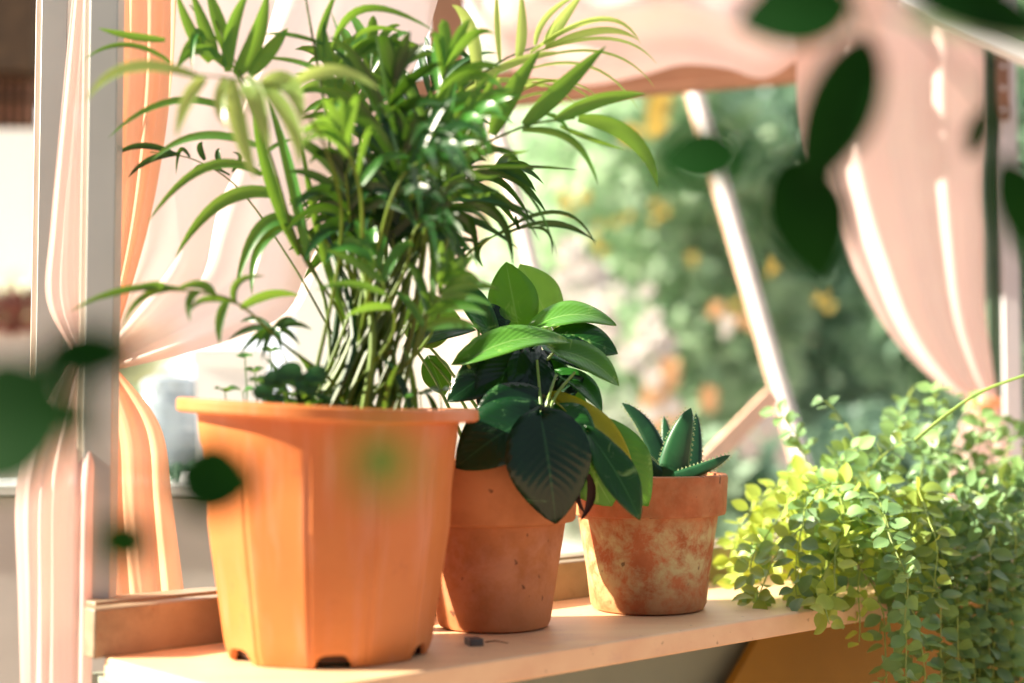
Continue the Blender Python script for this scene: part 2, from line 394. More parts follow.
stem_n = 0
def smooth_path(pts, n=6):
    """Catmull-Rom through pts"""
    out = []; q = [pts[0]*2 - pts[1]] + list(pts) + [pts[-1]*2 - pts[-2]]
    for i in range(1, len(q) - 2):
        for k in range(n):
            t = k / n
            out.append(.5*((q[i]*2) + (q[i+1]-q[i-1])*t + (q[i-1]*2 - q[i]*5 + q[i+1]*4 - q[i+2])*t*t + (q[i]*3 - q[i-1] - q[i+1]*3 + q[i+2])*t**3))
    out.append(pts[-1]); return out
def base_pt():
    a = R.uniform(0, 2*pi); r = .048*math.sqrt(R.random())
    return Vector((PB.x + .012 + r*math.cos(a)*1.25, PB.y + r*math.sin(a), TOPZ))
def frond(path, nleaf=12, L=.10, w=.011, droop=.035, start=.45, mat='palm', stem_r=.0022, base=None, swing=.55, both=True, rollv=.5):
    """path: px list after base; leaflets on the part of the rachis beyond start"""
    pts = [base or base_pt()] + path
    sp = smooth_path(pts, 7)
    st = MB(); st.tube(sp, stem_r, stem_r*.35, 6); fo = st.build('frond', M['palm_stem'], palm)
    mb = MB(); n = len(sp) - 1
    for k in range(nleaf):
        f = start + (1 - start)*(k + .3)/nleaf
        i = min(n - 1, int(f*n)); p = sp[i].lerp(sp[i+1], f*n - i); T = (sp[min(n, i+1)] - sp[max(0, i-1)]).normalized()
        q = (f - start)/(1 - start)
        ll = L*(.55 + .65*math.sin(pi*min(1, .2 + q*.75)))*R.uniform(.85, 1.12)
        for sd in ((-1, 1) if both else (1,)):
            side = T.cross(Vector((0, -.75, .65)).normalized()); side.normalize()
            side = Quaternion(T, R.uniform(-.5, .5)) @ side
            d = (side*sd*(1 - swing*q) + T*(.55 + swing*q) + ez*R.uniform(-.1, .15)).normalized()
            mid = p + d*ll*.5 + ez*R.uniform(.0, .2)*droop
            tip = p + d*ll - ez*droop*R.uniform(.5, 1.5)
            if max(p.y, mid.y, tip.y) > PB.y + .30: continue
            if R.random() < .12: continue
            blade(mb, p, mid, tip, w*R.uniform(.75, 1.2), roll=R.uniform(-rollv, rollv)*1.4, n=8)
    tip = sp[-1]; T = (sp[-1] - sp[-3]).normalized()
    blade(mb, tip, tip + T*L*.35 - ez*droop*.1, tip + T*L*.7 - ez*droop*.6, w, n=8)
    mb.build('leaflets', M[mat], fo, sharp=0)
    return fo
def tail(pts, blades, mat='palm', stem=True, sr_=.002, base=None):
    """hand placed frond: stem path in px + explicit leaflets (bx,by,mx,my,tx,ty,w_px,dd_base,dd_tip,roll)"""
    P3 = [pp(*q) for q in pts]
    if base is not False: P3 = [base or base_pt()] + P3
    sp = smooth_path(P3, 6); st = MB(); st.tube(sp, sr_, sr_*.4, 6); fo = st.build('frond', M['palm_stem'], palm)
    mb = MB()
    for q in blades:
        bx, by, mx, my, tx, ty, w, d0, d1 = q[:9]; roll = q[9] if len(q) > 9 else R.uniform(-.5, .5)
        a = pp(bx, by, d0); b = pp(mx, my, (d0 + d1)/2); c = pp(tx, ty, d1)
        blade(mb, a, b, c, w*PB.y/F, roll=roll, n=12, fold=.3)
    mb.build('leaflets', M[mat], fo, sharp=0); return fo
# --- F1 left upper thick folded frond
tail([(345, 330, .0), (300, 250, -.02), (272, 160, -.03), (245, 85, -.03), (215, 20, -.02)], [
    (300, 255, 268, 175, 252, 95, 13, -.02, -.03, .3), (308, 260, 290, 170, 268, 100, 12, -.02, -.02, -.3), (345, 320, 318, 230, 300, 130, 9, 0, -.02, .2),
    (228, 72, 232, 30, 250, -12, 14, -.03, -.03, .1), (235, 75, 255, 40, 268, -10, 18, -.03, -.02, .2), (250, 75, 270, 50, 288, 28, 15, -.03, -.02, .1),
    (215, 60, 205, 30, 190, -12, 14, -.03, -.03, .3), (210, 62, 190, 30, 176, -10, 12, -.03, -.04, .3), (230, 60, 218, 20, 206, -14, 14, -.02, -.02, .0),
    (225, 66, 200, 50, 178, 68, 12, -.03, -.05, .4), (200, 45, 190, 45, 176, 72, 9, -.03, -.05, .4), (205, 40, 195, 35, 192, 70, 8, -.03, -.05, .4)])
# --- left arching long leaflets of a second frond
tail([(325, 300, .02), (285, 220, .0), (262, 140, -.02), (230, 60, -.02), (190, 5, -.01)], [
    (165, 40, 130, 36, 98, 28, 8, -.03, -.05, .2), (170, 62, 125, 45, 84, 60, 6, -.03, -.05, .5), (245, 118, 175, 101, 108, 138, 8, -.02, -.02, .4),
    (262, 148, 200, 136, 150, 162, 9, -.02, .0, .3), (262, 175, 205, 168, 148, 222, 10, -.01, -.01, .2), (283, 197, 225, 200, 175, 258, 14, -.01, -.01, .1),
    (300, 225, 262, 228, 236, 288, 15, -.02, -.02, .4), (298, 222, 262, 245, 252, 296, 12, -.0, -.02, .5), (290, 140, 270, 150, 258, 168, 5, 0, 0, .5)])
# --- pale frond nearer the camera, upper left
tail([(340, 250, -.06), (330, 160, -.14), (290, 95, -.19), (240, 80, -.21), (170, 72, -.22)], [
    (200, 78, 130, 68, 86, 102, 11, -.21, -.22, .5), (205, 78, 188, 100, 176, 138, 12, -.21, -.24, .3), (232, 80, 240, 130, 256, 180, 15, -.21, -.22, .0),
    (245, 82, 256, 100, 270, 150, 18, -.20, -.22, .1), (262, 86, 290, 85, 302, 125, 18, -.19, -.2, .1), (225, 78, 220, 105, 228, 128, 10, -.21, -.23, .3),
    (285, 92, 330, 70, 380, 90, 12, -.19, -.2, .3), (262, 85, 290, 120, 300, 165, 14, -.19, -.2, .0)], mat='palm_pale')
# --- mid-left slim leaf group
tail([(330, 330, .04), (290, 260, .06), (240, 190, .06), (195, 160, .05), (150, 152, .05)], [
    (175, 154, 140, 146, 112, 158, 7, .05, .04, .3), (180, 154, 150, 160, 128, 178, 7, .05, .04, .3), (190, 157, 180, 150, 176, 175, 5, .05, .05), 
    (205, 160, 200, 148, 203, 142, 7, .05, .05), (222, 168, 218, 155, 220, 148, 7, .05, .05), (230, 175, 205, 165, 192, 172, 4, .05, .05), (232, 172, 240, 158, 232, 152, 4, .05, .05)], mat='palm_dark', sr_=.0014)
# --- lower-left frond creeping outwards
tail([(335, 385, -.03), (285, 345, -.06), (240, 305, -.09), (200, 292, -.11), (140, 290, -.12)], [
    (185, 290, 125, 290, 70, 312, 7, -.11, -.13, .3), (165, 292, 150, 286, 98, 300, 8, -.11, -.13, .3), (170, 290, 140, 300, 122, 330, 7, -.11, -.13, .4), (200, 292, 190, 300, 190, 322, 8, -.11, -.12, .3),
    (215, 296, 200, 284, 175, 290, 9, -.1, -.1), (228, 300, 220, 320, 220, 345, 9, -.09, -.1, .2), (235, 304, 238, 282, 265, 276, 7, -.09, -.09), (240, 308, 270, 294, 300, 296, 10, -.08, -.05, .4), (232, 302, 205, 300, 190, 312, 7, -.09, -.12)])
# --- dark centre-left
tail([(352, 320, .0), (338, 220, -.02), (325, 110, -.02), (306, 0, -.02), (300, -40, -.02)], [
    (322, 60, 322, 30, 340, -15, 9, -.02, -.02, .1), (330, 98, 328, 60, 323, 20, 9, -.02, -.02, .1), (325, 45, 290, 35, 262, 35, 5, -.02, -.02), (330, 80, 300, 62, 252, 58, 6, -.02, .0),
    (330, 95, 310, 90, 290, 100, 6, -.02, -.02), (332, 52, 365, 8, 436, 32, 9, -.02, -.03, .5), (338, 70, 372, 42, 412, 48, 12, -.02, -.02, .3), (338, 78, 380, 45, 425, 62, 10, -.02, -.02, .3),
    (337, 85, 352, 70, 385, 80, 7, -.02, 0), (348, 45, 372, 28, 408, 34, 6, -.02, 0, .5), (338, 90, 345, 60, 330, 10, 5, -.02, 0)], sr_=.0021)
# --- big right frond with the broad blades
tail([(400, 330, .0), (420, 230, -.01), (455, 165, -.02), (520, 128, -.02), (575, 118, -.01)], [
    (492, 135, 512, 92, 540, 50, 19, -.02, -.02, .05), (524, 126, 562, 88, 606, 46, 18, -.02, -.02, -.05), (556, 120, 600, 100, 646, 94, 15, -.02, -.02, .2),
    (578, 118, 632, 138, 658, 188, 17, -.01, .02, .2), (522, 130, 572, 140, 598, 186, 9, -.02, -.01, .5), (560, 126, 590, 138, 625, 150, 6, -.01, .02, .5), (545, 114, 560, 120, 571, 136, 5, -.01, -.02, .3),
    (470, 150, 462, 118, 462, 82, 17, -.02, -.03, .0), (480, 145, 480, 110, 500, 70, 12, -.02, -.03, .3)], mat='palm', sr_=.0024)
# --- top right pale thin arcs
tail([(415, 260, .03), (425, 160, .03), (455, 100, .02), (500, 62, .02), (540, 45, .02)], [
    (530, 52, 600, 18, 641, 44, 9, .02, .02, .9), (545, 48, 600, 30, 638, 40, 9, .02, .02, .5), (535, 52, 610, 38, 657, 64, 6, .02, .03, .9), (530, 60, 605, 52, 655, 88, 5, .02, .03, .9), (520, 72, 590, 66, 640, 112, 5, .02, .03, .9),
    (510, 85, 560, 82, 605, 112, 5, .02, .03, .9), (520, 92, 560, 80, 600, 98, 5, .02, .03, .9), (500, 98, 540, 84, 580, 108, 5, .02, .03, .9), (505, 105, 545, 92, 565, 106, 5, .02, .03, .9),
    (535, 45, 548, 15, 583, -8, 7, .02, .02, .3), (545, 45, 560, 22, 585, -10, 13, .02, .03, .3), (518, 58, 522, 30, 521, -12, 11, .02, .0, .0), (500, 62, 497, 20, 497, -12, 6, .02, .02, .0),
    (478, 85, 470, 30, 452, 5, 14, .02, .0, .3), (480, 80, 520, 60, 560, 52, 9, .02, .0, .3), (460, 95, 500, 80, 545, 88, 6, .02, .04)], mat='palm_pale')
# --- right lower drooping frond
tail([(420, 350, .03), (455, 270, .04), (490, 238, .04), (530, 226, .05)], [
    (440, 185, 512, 178, 558, 258, 6, .0, .02, .7), (450, 198, 500, 196, 540, 242, 6, .0, .02, .6), (448, 210, 495, 212, 513, 266, 11, .0, .02, .4), (445, 222, 470, 222, 476, 266, 10, .0, .02, .4),
    (500, 232, 560, 212, 596, 246, 5, .04, .05, .5), (505, 234, 555, 222, 596, 243, 5, .04, .05, .5), (540, 226, 570, 228, 597, 242, 4, .05, .05), (490, 238, 478, 250, 484, 268, 6, .04, .05, .3), (470, 248, 462, 255, 466, 275, 5, .04, .05, .3),
    (510, 232, 500, 222, 503, 218, 5, .04, .04), (520, 230, 516, 220, 517, 216, 5, .04, .04), (528, 228, 548, 232, 552, 255, 4, .05, .05, .6), (480, 244, 455, 240, 440, 262, 5, .03, .0), (450, 168, 520, 166, 578, 170, 5, .0, .05, .6),
    (463, 262, 450, 250, 432, 258, 5, .03, .0)], mat='palm_dark')
tail([(405, 330, -.02), (430, 220, -.04), (450, 165, -.05), (470, 130, -.06)], [
    (440, 185, 455, 150, 462, 128, 14, -.05, -.07, .0), (430, 195, 450, 240, 440, 290, 13, -.02, -.02, .0), (425, 190, 437, 250, 430, 285, 16, -.02, -.03, .1), (445, 175, 490, 150, 520, 160, 8, -.05, -.05),
    (470, 130, 500, 150, 530, 150, 7, -.06, -.04, .5), (460, 150, 475, 175, 500, 175, 7, -.05, -.04), (445, 180, 420, 150, 408, 120, 11, -.05, -.06), (452, 165, 440, 120, 430, 90, 13, -.05, -.06, .0), (440, 180, 470, 195, 500, 190, 7, -.04, .0)], mat='palm')
# --- low thick pale blades in front, lower right of stems
for q in ([(410, 360, -.03), (430, 310, -.05), (450, 280, -.06)], [(390, 340, -.05), (385, 290, -.07), (370, 250, -.07)]):
    frond([pp(*x) for x in q], nleaf=5, L=.055, w=.010, droop=.015, start=.5, mat='palm', stem_r=.0016)
# --- generic fronds that fill the crown
gen = [  # list of (via x,y,dd) , (tip x,y,dd)
    ((345, 250, .0), (330, 150, -.03), (300, 70, -.05)), ((360, 240, .03), (360, 140, .04), (350, 60, .06)), ((372, 250, -.02), (380, 150, -.05), (395, 80, -.08)),
    ((385, 240, .02), (410, 140, .03), (440, 70, .05)), ((395, 250, -.02), (430, 160, -.06), (480, 110, -.1)), ((380, 260, .05), (395, 170, .1), (430, 110, .14)),
    ((350, 260, .05), (320, 180, .09), (280, 150, .12)), ((365, 270, -.05), (360, 190, -.1), (340, 130, -.14)), ((375, 260, -.06), (400, 180, -.1), (440, 150, -.13)),
    ((355, 260, -.03), (335, 200, -.05), (300, 165, -.06)), ((390, 280, .0), (420, 215, .02), (455, 190, .03)), ((370, 280, .02), (372, 215, .05), (360, 180, .1)),
    ((340, 290, -.03), (320, 230, -.06), (290, 200, -.08)), ((400, 280, .06), (440, 200, .1), (500, 170, .13)), ((368, 250, .0), (370, 130, .0), (372, 50, .0)),
    ((380, 270, -.03), (395, 200, -.06), (405, 150, -.09)), ((355, 300, .0), (350, 220, -.04), (345, 170, -.06)), ((410, 240, -.03), (420, 150, -.05), (450, 60, -.06)),
    ((350, 300, .02), (325, 220, .04), (305, 130, .05)), ((395, 290, -.04), (415, 230, -.06), (440, 215, -.08)), ((378, 300, -.04), (380, 240, -.06), (385, 205, -.07)),
]
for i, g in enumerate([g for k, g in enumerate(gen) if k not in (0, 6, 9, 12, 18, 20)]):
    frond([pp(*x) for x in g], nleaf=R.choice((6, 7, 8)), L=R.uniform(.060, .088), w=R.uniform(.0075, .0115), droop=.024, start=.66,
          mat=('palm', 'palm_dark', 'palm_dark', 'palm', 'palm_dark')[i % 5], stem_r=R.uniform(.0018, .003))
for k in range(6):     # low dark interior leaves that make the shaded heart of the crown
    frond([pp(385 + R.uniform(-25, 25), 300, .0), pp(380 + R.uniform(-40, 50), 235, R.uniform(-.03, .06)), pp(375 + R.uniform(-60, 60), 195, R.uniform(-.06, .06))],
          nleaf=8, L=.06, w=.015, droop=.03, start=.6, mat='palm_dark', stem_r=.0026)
# bare canes
for k in range(19):
    b = base_pt(); x = R.uniform(-1, 1)
    mb = MB(); topx = 370 + x*75 + R.uniform(-10, 10)
    pts = smooth_path([b, pp(367 + (b.x - PB.x)/PB.y*F*.5 + x*18 + R.uniform(-12, 12), 335, b.y - PB.y), pp(topx, R.uniform(190, 240), R.uniform(-.06, .08))], 6)
    r = R.uniform(.0016, .0040)
    mb.tube(pts, r, r*.6, 6)
    mb.build('cane', M['palm_stem'] if k % 3 else M['palm_dark'], palm)
for k in range(26):     # short grassy blades at the base
    b = base_pt(); b.x += R.uniform(-.02, .05); mb = MB()
    an = R.uniform(-1.1, 1.1); ln = R.uniform(.03, .085); yy = R.uniform(-.04, .03)
    c = b + Vector((math.sin(an)*ln, yy, math.cos(an)*ln)); m = b + Vector((math.sin(an)*ln*.35, yy*.5, math.cos(an)*ln*.65))
    blade(mb, b, m, c, R.uniform(.004, .009), roll=R.uniform(-.6, .6), n=7); mb.build('young_shoot', M['palm'] if k % 2 else M['palm_dark'], palm, sharp=0)
# seedlings at the left of the pot
for (x, y, s) in ((225, 392, 1), (243, 392, .9), (262, 384, 1.1), (278, 394, .9), (255, 372, .8), (292, 396, .8), (245, 358, .7), (270, 352, .8), (420, 395, 1), (440, 392, .9), (405, 398, .7)):
    b = pp(x, 402, R.uniform(-.06, .0)); b.z = TOPZ - .004; t_ = P(x, y, b.y); mb = MB(); mb.tube([b, b.lerp(t_, .5) + Vector((.002, 0, 0)), t_], .0008, .0006, 5)
    for a in range(3):
        an = a*2.1 + R.random()*2; d = Vector((math.cos(an), math.sin(an)*.6 - .3, .2)).normalized()
        hleaf(mb, t_, t_ + d*.013*s, Vector((0, -.5, 1)), .012*s, lobe=0, n=6)
    mb.build('seedling', M['palm'], palm, sharp=0)
# small fan-leaved weed over the left of the pot
mb = MB(); b = pp(300, 400, -.03); top = pp(273, 330, -.05); mb.tube(smooth_path([b, pp(288, 365, -.05), top], 5), .0009, .0007, 5)
for (tx, ty) in ((228, 340), (240, 322), (255, 352), (282, 348), (300, 345), (312, 330), (262, 360), (298, 322), (240, 355)):
    c = pp(tx, ty, -.05 + R.uniform(-.03, .02)); blade(mb, top, top.lerp(c, .5) + ez*.006, c, .006, n=7)
mb.build('weed', M['palm_dark'], palm, sharp=0)
for (x, y, s) in ((268, 372, 1), (282, 365, 1.2), (270, 395, .9), (300, 375, 1.1), (258, 385, .9), (310, 368, 1.0)):
    mb = MB(); a = pp(x, y, -.10); hleaf(mb, a, a + Vector((.012*s, -.004, -.016*s)), Vector((.2, -1, .3)), .020*s, lobe=.05, n=6)
    mb.tube([pp(300, 402, -.08), a], .0008, .0006, 5); mb.build('seedling', M['palm_dark'], palm, sharp=0)

# ------------------------------------------------------------------ POTHOS in clay pot
MBs = G(494, 626); MBs.z = SZ
poth = empty('potted_pothos', MBs, 'glossy heart-leaved pothos in the medium terracotta clay pot between the two others', 'potted plant')
def clay(name, c, prof, mat, parent, seed):
    rr = random.Random(seed)
    def wob(p, a, r, z):
        k = 1 + .004*math.sin(a*3 + seed) + .003*math.sin(a*2 + z*40)
        p.x *= k; p.y *= k; return p
    mb = MB(); mb.lathe(prof, 96, c, wob); return mb.build(name, mat, parent, sharp=40)
clay('pot', MBs, [(0, .0005), (.052, .0005), (.0565, .002), (.0588, .007), (.0665, .06), (.0745, .107), (.0765, .1085), (.0830, .1095), (.0850, .112), (.0885, .165), (.0880, .1695), (.085, .1710), (.081, .1695), (.078, .155), (.07, .15)],
     M['ceramic_mid'], poth, 3)
mb = MB(); mb.lathe([(0, .162), (.04, .161), (.079, .156)], 32, MBs); mb.build('soil', M['soil'], poth)
def mp_(px, py, dd=0): return P(px, py, MBs.y + dd)
PC = Vector((MBs.x, MBs.y, SZ + .165))
PX = MBs.y / F
def pleaf(bx, by, db, tx, ty, dt, w, nx=0, nz=.3, mat='pothos', bend=.1, fold=.2, lobe=.14, tipb=0, stem=True, peak=.42, wave=.02):
    a = mp_(bx, by, db); c = mp_(tx, ty, dt); mb = MB()
    hleaf(mb, a, c, Vector((nx, -1, nz)).normalized(), w*PX, bend=bend, fold=fold, lobe=lobe, tipbend=tipb, n=16, wave=wave, ph=R.random()*6, peak=peak)
    lf = mb.build('leaf', M[mat], poth, sharp=0, solid=.0004)
    if stem:
        s = MB(); root = PC + Vector((R.uniform(-.03, .03), R.uniform(-.02, .02), -.006)); ctrl = root.lerp(a, .5) + ez*.025 + Vector((0, .01, 0))
        s.tube([bez(root, ctrl, a, k/8) for k in range(9)], .0022, .0014, 6); s.build('petiole', M['petiole'], lf)
    return lf
# back upright pair
pleaf(519, 330, .05, 506, 262, .05, 52, -.1, .1, 'pothos_light', bend=.05, fold=.1)
pleaf(550, 324, .09, 520, 264, .09, 50, .35, .1, 'pothos_pale', bend=.05, fold=.2)
pleaf(537, 326, .03, 616, 322, .02, 40, .1, 1.2, 'pothos_light', bend=.16, fold=.15, tipb=.05)
pleaf(556, 338, .01, 618, 354, .0, 40, .2, .6, 'pothos', bend=.14, fold=.1)
pleaf(466, 362, -.05, 571, 342, -.04, 36, .1, 1.0, 'pothos_light', bend=.16, fold=.2, peak=.4)
pleaf(492, 336, .03, 449, 274, .01, 30, .4, .3, 'pothos', bend=.06, fold=.3)
pleaf(478, 324, .05, 512, 318, .05, 34, .1, .2, 'pothos_dark')
pleaf(408, 325, .05, 460, 318, .05, 56, .1, .1, 'pothos_pale', bend=.05)
pleaf(412, 345, .04, 476, 330, .03, 30, .1, 1.0, 'pothos', bend=.1)
pleaf(500, 346, -.02, 464, 368, -.04, 36, .1, .4, 'pothos', bend=.1)
pleaf(430, 360, .05, 445, 395, .05, 30, .1, .1, 'pothos_light')
pleaf(530, 350, -.02, 447, 402, -.05, 50, -.2, .2, 'pothos_dark', bend=.08)
pleaf(518, 352, -.03, 480, 412, -.05, 50, -.1, .0, 'pothos_dark', bend=.08)
pleaf(532, 352, -.02, 522, 415, -.05, 48, .2, .0, 'pothos_dark', bend=.08)
pleaf(556, 350, -.03, 619, 386, -.03, 36, .2, .9, 'pothos_light', bend=.14, fold=.2)
pleaf(548, 344, .0, 592, 372, -.02, 40, .2, .8, 'pothos_dark', bend=.1)
pleaf(560, 375, -.01, 602, 412, -.02, 26, .6, .5, 'pothos', bend=.18, fold=.3)
pleaf(548, 398, .02, 588, 416, .02, 48, .2, .1, 'pothos_light', bend=.04)
pleaf(546, 402, .0, 584, 378, -.02, 30, .2, .4, 'pothos_dark', bend=.08)
pleaf(541, 416, -.10, 556, 524, -.10, 78, .05, .2, 'pothos_dark', bend=.10, fold=.16, tipb=.03, lobe=.10, peak=.38)
pleaf(535, 415, -.08, 456, 468, -.09, 66, -.1, .5, 'pothos_dark', bend=.08, fold=.15)
pleaf(540, 400, -.06, 470, 425, -.07, 50, -.1, .6, 'pothos_dark', bend=.08)
pleaf(556, 400, -.04, 632, 462, -.05, 26, .2, .7, 'pothos_yellow', bend=.12, fold=.3)
pleaf(552, 412, -.05, 596, 440, -.07, 34, .2, .7, 'pothos', bend=.15, fold=.2)
pleaf(588, 432, -.09, 640, 520, -.10, 36, .3, .3, 'pothos', bend=.08, fold=.2, lobe=.08, peak=.5)
pleaf(596, 428, -.04, 648, 506, -.03, 56, .2, .2, 'pothos_light', bend=.1, fold=.1)
pleaf(575, 440, -.04, 612, 506, -.03, 58, -.2, .1, 'pothos_light', bend=.06, fold=.1)
pleaf(560, 392, .0, 545, 350, .0, 30, .5, .2, 'pothos', bend=.05)
mb = MB(); a = mp_(588, 474, -.075); blade(mb, a, mp_(591, 498, -.07), mp_(580, 521, -.075), .009, n=8, fold=.9); blade(mb, a, mp_(580, 490, -.07), mp_(586, 515, -.07), .012, n=8, fold=.9, roll=1)
tag(mb.build('withered_leaf', M['brown_dead'], poth, sharp=0), label='shrivelled dark brown leaf')
# bright stems
mb = MB()
for pts in ([(548, 418, -.07), (556, 395, -.06), (575, 372, -.05)], [(545, 418, -.07), (548, 400, -.07), (556, 375, -.05)], [(542, 420, -.08), (540, 395, -.06), (537, 360, -.04)]):
    mb.tube(smooth_path([mp_(*q) for q in pts], 5), .0021, .0013, 6)
mb.build('stem', M['petiole'], poth)

# ------------------------------------------------------------------ ALOE in small clay pot
SB = G(648, 608.5); SB.z = SZ
aloe = empty('potted_aloe', SB, 'small dark green aloe in the weathered terracotta pot right of the pothos', 'potted plant')
clay('pot', SB, [(0, .0005), (.058, .0005), (.0625, .002), (.0655, .008), (.0690, .04), (.0790, .104), (.0800, .1065), (.0870, .1075), (.0882, .110), (.0905, .147), (.0900, .151), (.0875, .1525), (.081, .1515), (.078, .14), (.07, .13)],
     M['ceramic_small'], aloe, 8)
mb = MB(); mb.lathe([(0, .145), (.04, .144), (.079, .139)], 32, SB); mb.build('soil', M['soil'], aloe)
def aleaf(bx, by, db, mx, my, tx, ty, dt, w):
    a = P(bx, by, SB.y + db); c = P(tx, ty, SB.y + dt); m = P(mx, my, SB.y + (db + dt)/2); ctrl = m*2 - (a + c)*.5
    rows = []; n = 14; tb = MB(); wd = w*SB.y/F
    for i in range(n + 1):
        t = i/n; p = bez(a, ctrl, c, t); T = ((ctrl - a)*(1-t) + (c - ctrl)*t).normalized(); s = T.cross(VIEW(p)).normalized(); nn = s.cross(T)
        ww = wd*.5*max(.02, (1 - t)**.62*(.8 + .5*t)); th = ww*.42
        rows.append([p + s*(ww*math.cos(q)) - nn*(th*math.sin(q) - .35*th*abs(math.cos(q))) for q in [2*pi*k/12 for k in range(12)]])
        if 0 < i < n:
            for sd in (-1, 1):
                e = p + s*ww*sd; tb.poly([e - T*.0012, e + T*.0012, e + s*sd*.0022 + T*.0008])
                tb.poly([e + T*.0035, e + T*.0055, e + s*sd*.002 + T*.0048])
    mb = MB(); mb.grid(rows, closed=True); mb.poly(rows[0]); lf = mb.build('leaf', M['aloe'], aloe, sharp=0)
    tb.build('teeth', M['tooth'], lf, smooth=False)
aleaf(662, 482, -.01, 650, 435, 622, 403, .0, 25)
aleaf(672, 482, .03, 668, 450, 664, 416, .05, 20)
aleaf(690, 482, .01, 694, 450, 696, 413, .03, 24)
aleaf(672, 482, -.03, 678, 446, 691, 408, -.04, 38)
aleaf(676, 478, -.04, 704, 468, 730, 455, -.05, 16)
aleaf(668, 482, -.03, 655, 470, 648, 458, -.04, 18)

# ------------------------------------------------------------------ small bits on the shelf
c = G(474, 645); mb = MB(); mb.box(c + ez*.0034, Vector((.0065, .002, 0)), Vector((-.003, .008, 0)), ez*.0034)
tag(mb.build('metal_block', M['metal_dark'], bevel=.0006), 'tiny dark grey metal block lying on the shelf before the medium pot', 'metal piece')
mb = MB(); mb.tube([G(485, 643) + ez*.001, G(495, 642) + ez*.0012, G(508, 644) + ez*.001], .0007, .0005, 5)
tag(mb.build('dry_twig', M['twig']), 'thin dry twig lying on the shelf beside the dark metal block', 'twig')

# ------------------------------------------------------------------ TRAILING PLANT at right end
t0 = S(1.02, DEPTH*.5)
trail = empty('trailing_plant', t0, 'bushy trailing plant with small round green leaves spilling over the right end of the shelf', 'potted plant')
mb = MB()
def trough(h0, a0, a1, b0, b1, z0, z1, fl):
    rows = []
    for (k, z) in ((0, z0), (1, z1)):
        e = fl*k; rows.append([S(a0 - e, b0 - e, z), S(a1 + e, b0 - e, z), S(a1 + e, b1 + e, z), S(a0 - e, b1 + e, z)])
    return rows
r = trough(0, .96, 1.38, .10, .20, .0015, .085, .012); mb.grid(r, closed=True); mb.poly(r[0])
r2 = trough(0, .966, 1.374, .106, .194, .075, .085, .010); mb.grid([r[1], r2[1], r2[0]], closed=True)
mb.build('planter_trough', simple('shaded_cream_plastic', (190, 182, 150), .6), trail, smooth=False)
mb = MB(); mb.poly([S(.962, .102, .078), S(1.378, .102, .078), S(1.378, .2, .078), S(.962, .2, .078)]); mb.build('soil', M['soil'], trail, smooth=False)
def vine(start, vel, n, grav=.0016, mat='trail', leafs=1.0, step=.0115):
    p = start.copy(); vel = vel.normalized()*step; pts = [p.copy()]
    for i in range(n):
        vel += Vector((R.uniform(-1, 1)*.0016, R.uniform(-1, 1)*.0016, R.uniform(-1, 1)*.0010 - grav))
        vel = vel.normalized()*step; q = p + vel
        a = (q - FL).dot(u); b = (q - FL).dot(v); z = q.z - SZ
        if b > -.004 and a > -.01 and b < DEPTH and -.03 < z < .012:
            q.z = SZ + .012 + R.uniform(0, .004); vel.z = 0
            if vel.length < step*.5: vel += v*(-.004)
        if b > DEPTH - .03: q -= v*.01; vel -= v*vel.dot(v)
        if b < -.07: vel -= v*min(0, vel.dot(v)); 
        if b < -.004 and z < 0: vel += v*(-.0 if b < -.02 else -.001); vel.x *= .75; vel.y *= .75
        p = q; pts.append(p.copy())
    mb = MB(); mb.tube(pts, .0012, .0007, 5); vn = mb.build('vine', M['trail_stem'], trail)
    lf = MB()
    for i in range(1, len(pts)):
        if i % 1 == 0:
            T = (pts[i] - pts[i-1]).normalized(); a0 = R.random()*6.28 if i == 1 else a0 + 1.4 + R.uniform(-.4, .4)
            sz = leafs*R.uniform(.018, .0265)
            for sd in (0, pi):
                if R.random() < .1: continue
                e1 = T.cross(Vector((.2, .1, 1)) if abs(T.z) < .9 else Vector((1, .1, 0))).normalized(); e2 = T.cross(e1)
                d = (e1*math.cos(a0 + sd) + e2*math.sin(a0 + sd) + T*R.uniform(.1, .5) + ez*R.uniform(-.25, .25)).normalized()
                nr = (Vector((-.25, -.75, .75)) + Vector((R.uniform(-.7, .7), R.uniform(-.4, .5), R.uniform(-.5, .5)))).normalized()
                if abs(nr.dot(d)) > .85: continue
                b = pts[i] + d*.003
                hleaf(lf, b, b + d*sz, nr, sz*R.uniform(.60, .80), bend=R.uniform(-.05, .15), fold=.22, n=6, lobe=0, peak=.46)
    lf.build('vine_leaves', M[mat], vn, sharp=0)
for k in range(99):
    a = R.uniform(.90, 1.36); b = R.uniform(.06, .16)
    st = S(a, b, .10)
    mode = (0, 1, 2, 1, 2, 2, 1)[k % 7]
    if mode == 0:      # upward tuft
        vine(st, u*R.uniform(-.6, .4) - v*R.uniform(-.2, .6) + ez*1.6, R.randint(8, 14), grav=.0010)
    elif mode == 1:    # left, onto the shelf
        st = S(R.uniform(.82, 1.10), R.uniform(.0, .17), R.uniform(.05, .14))
        vine(st, u*R.uniform(-1.3, -.2) - v*R.uniform(-.4, .7) + ez*R.uniform(.2, .9), R.randint(12, 20), grav=.0019, mat='trail_sunlit' if R.random() < .6 else 'trail')
    else:              # over the front edge
        st = S(R.uniform(.81, 1.32), R.uniform(.02, .08), R.uniform(.06, .13))
        vine(st, u*R.uniform(-.35, .35) - v*1.0 + ez*R.uniform(.2, .9), R.randint(24, 38), grav=.0019)
# long shoot leaving the mass to the upper right
mb = MB(); pts = smooth_path([P(915, 440, 1.70), P(950, 412, 1.69), P(985, 390, 1.68), P(1040, 370, 1.66)], 6); mb.tube(pts, .0022, .0016, 6)
sh = mb.build('long_shoot', M['petiole'], trail)

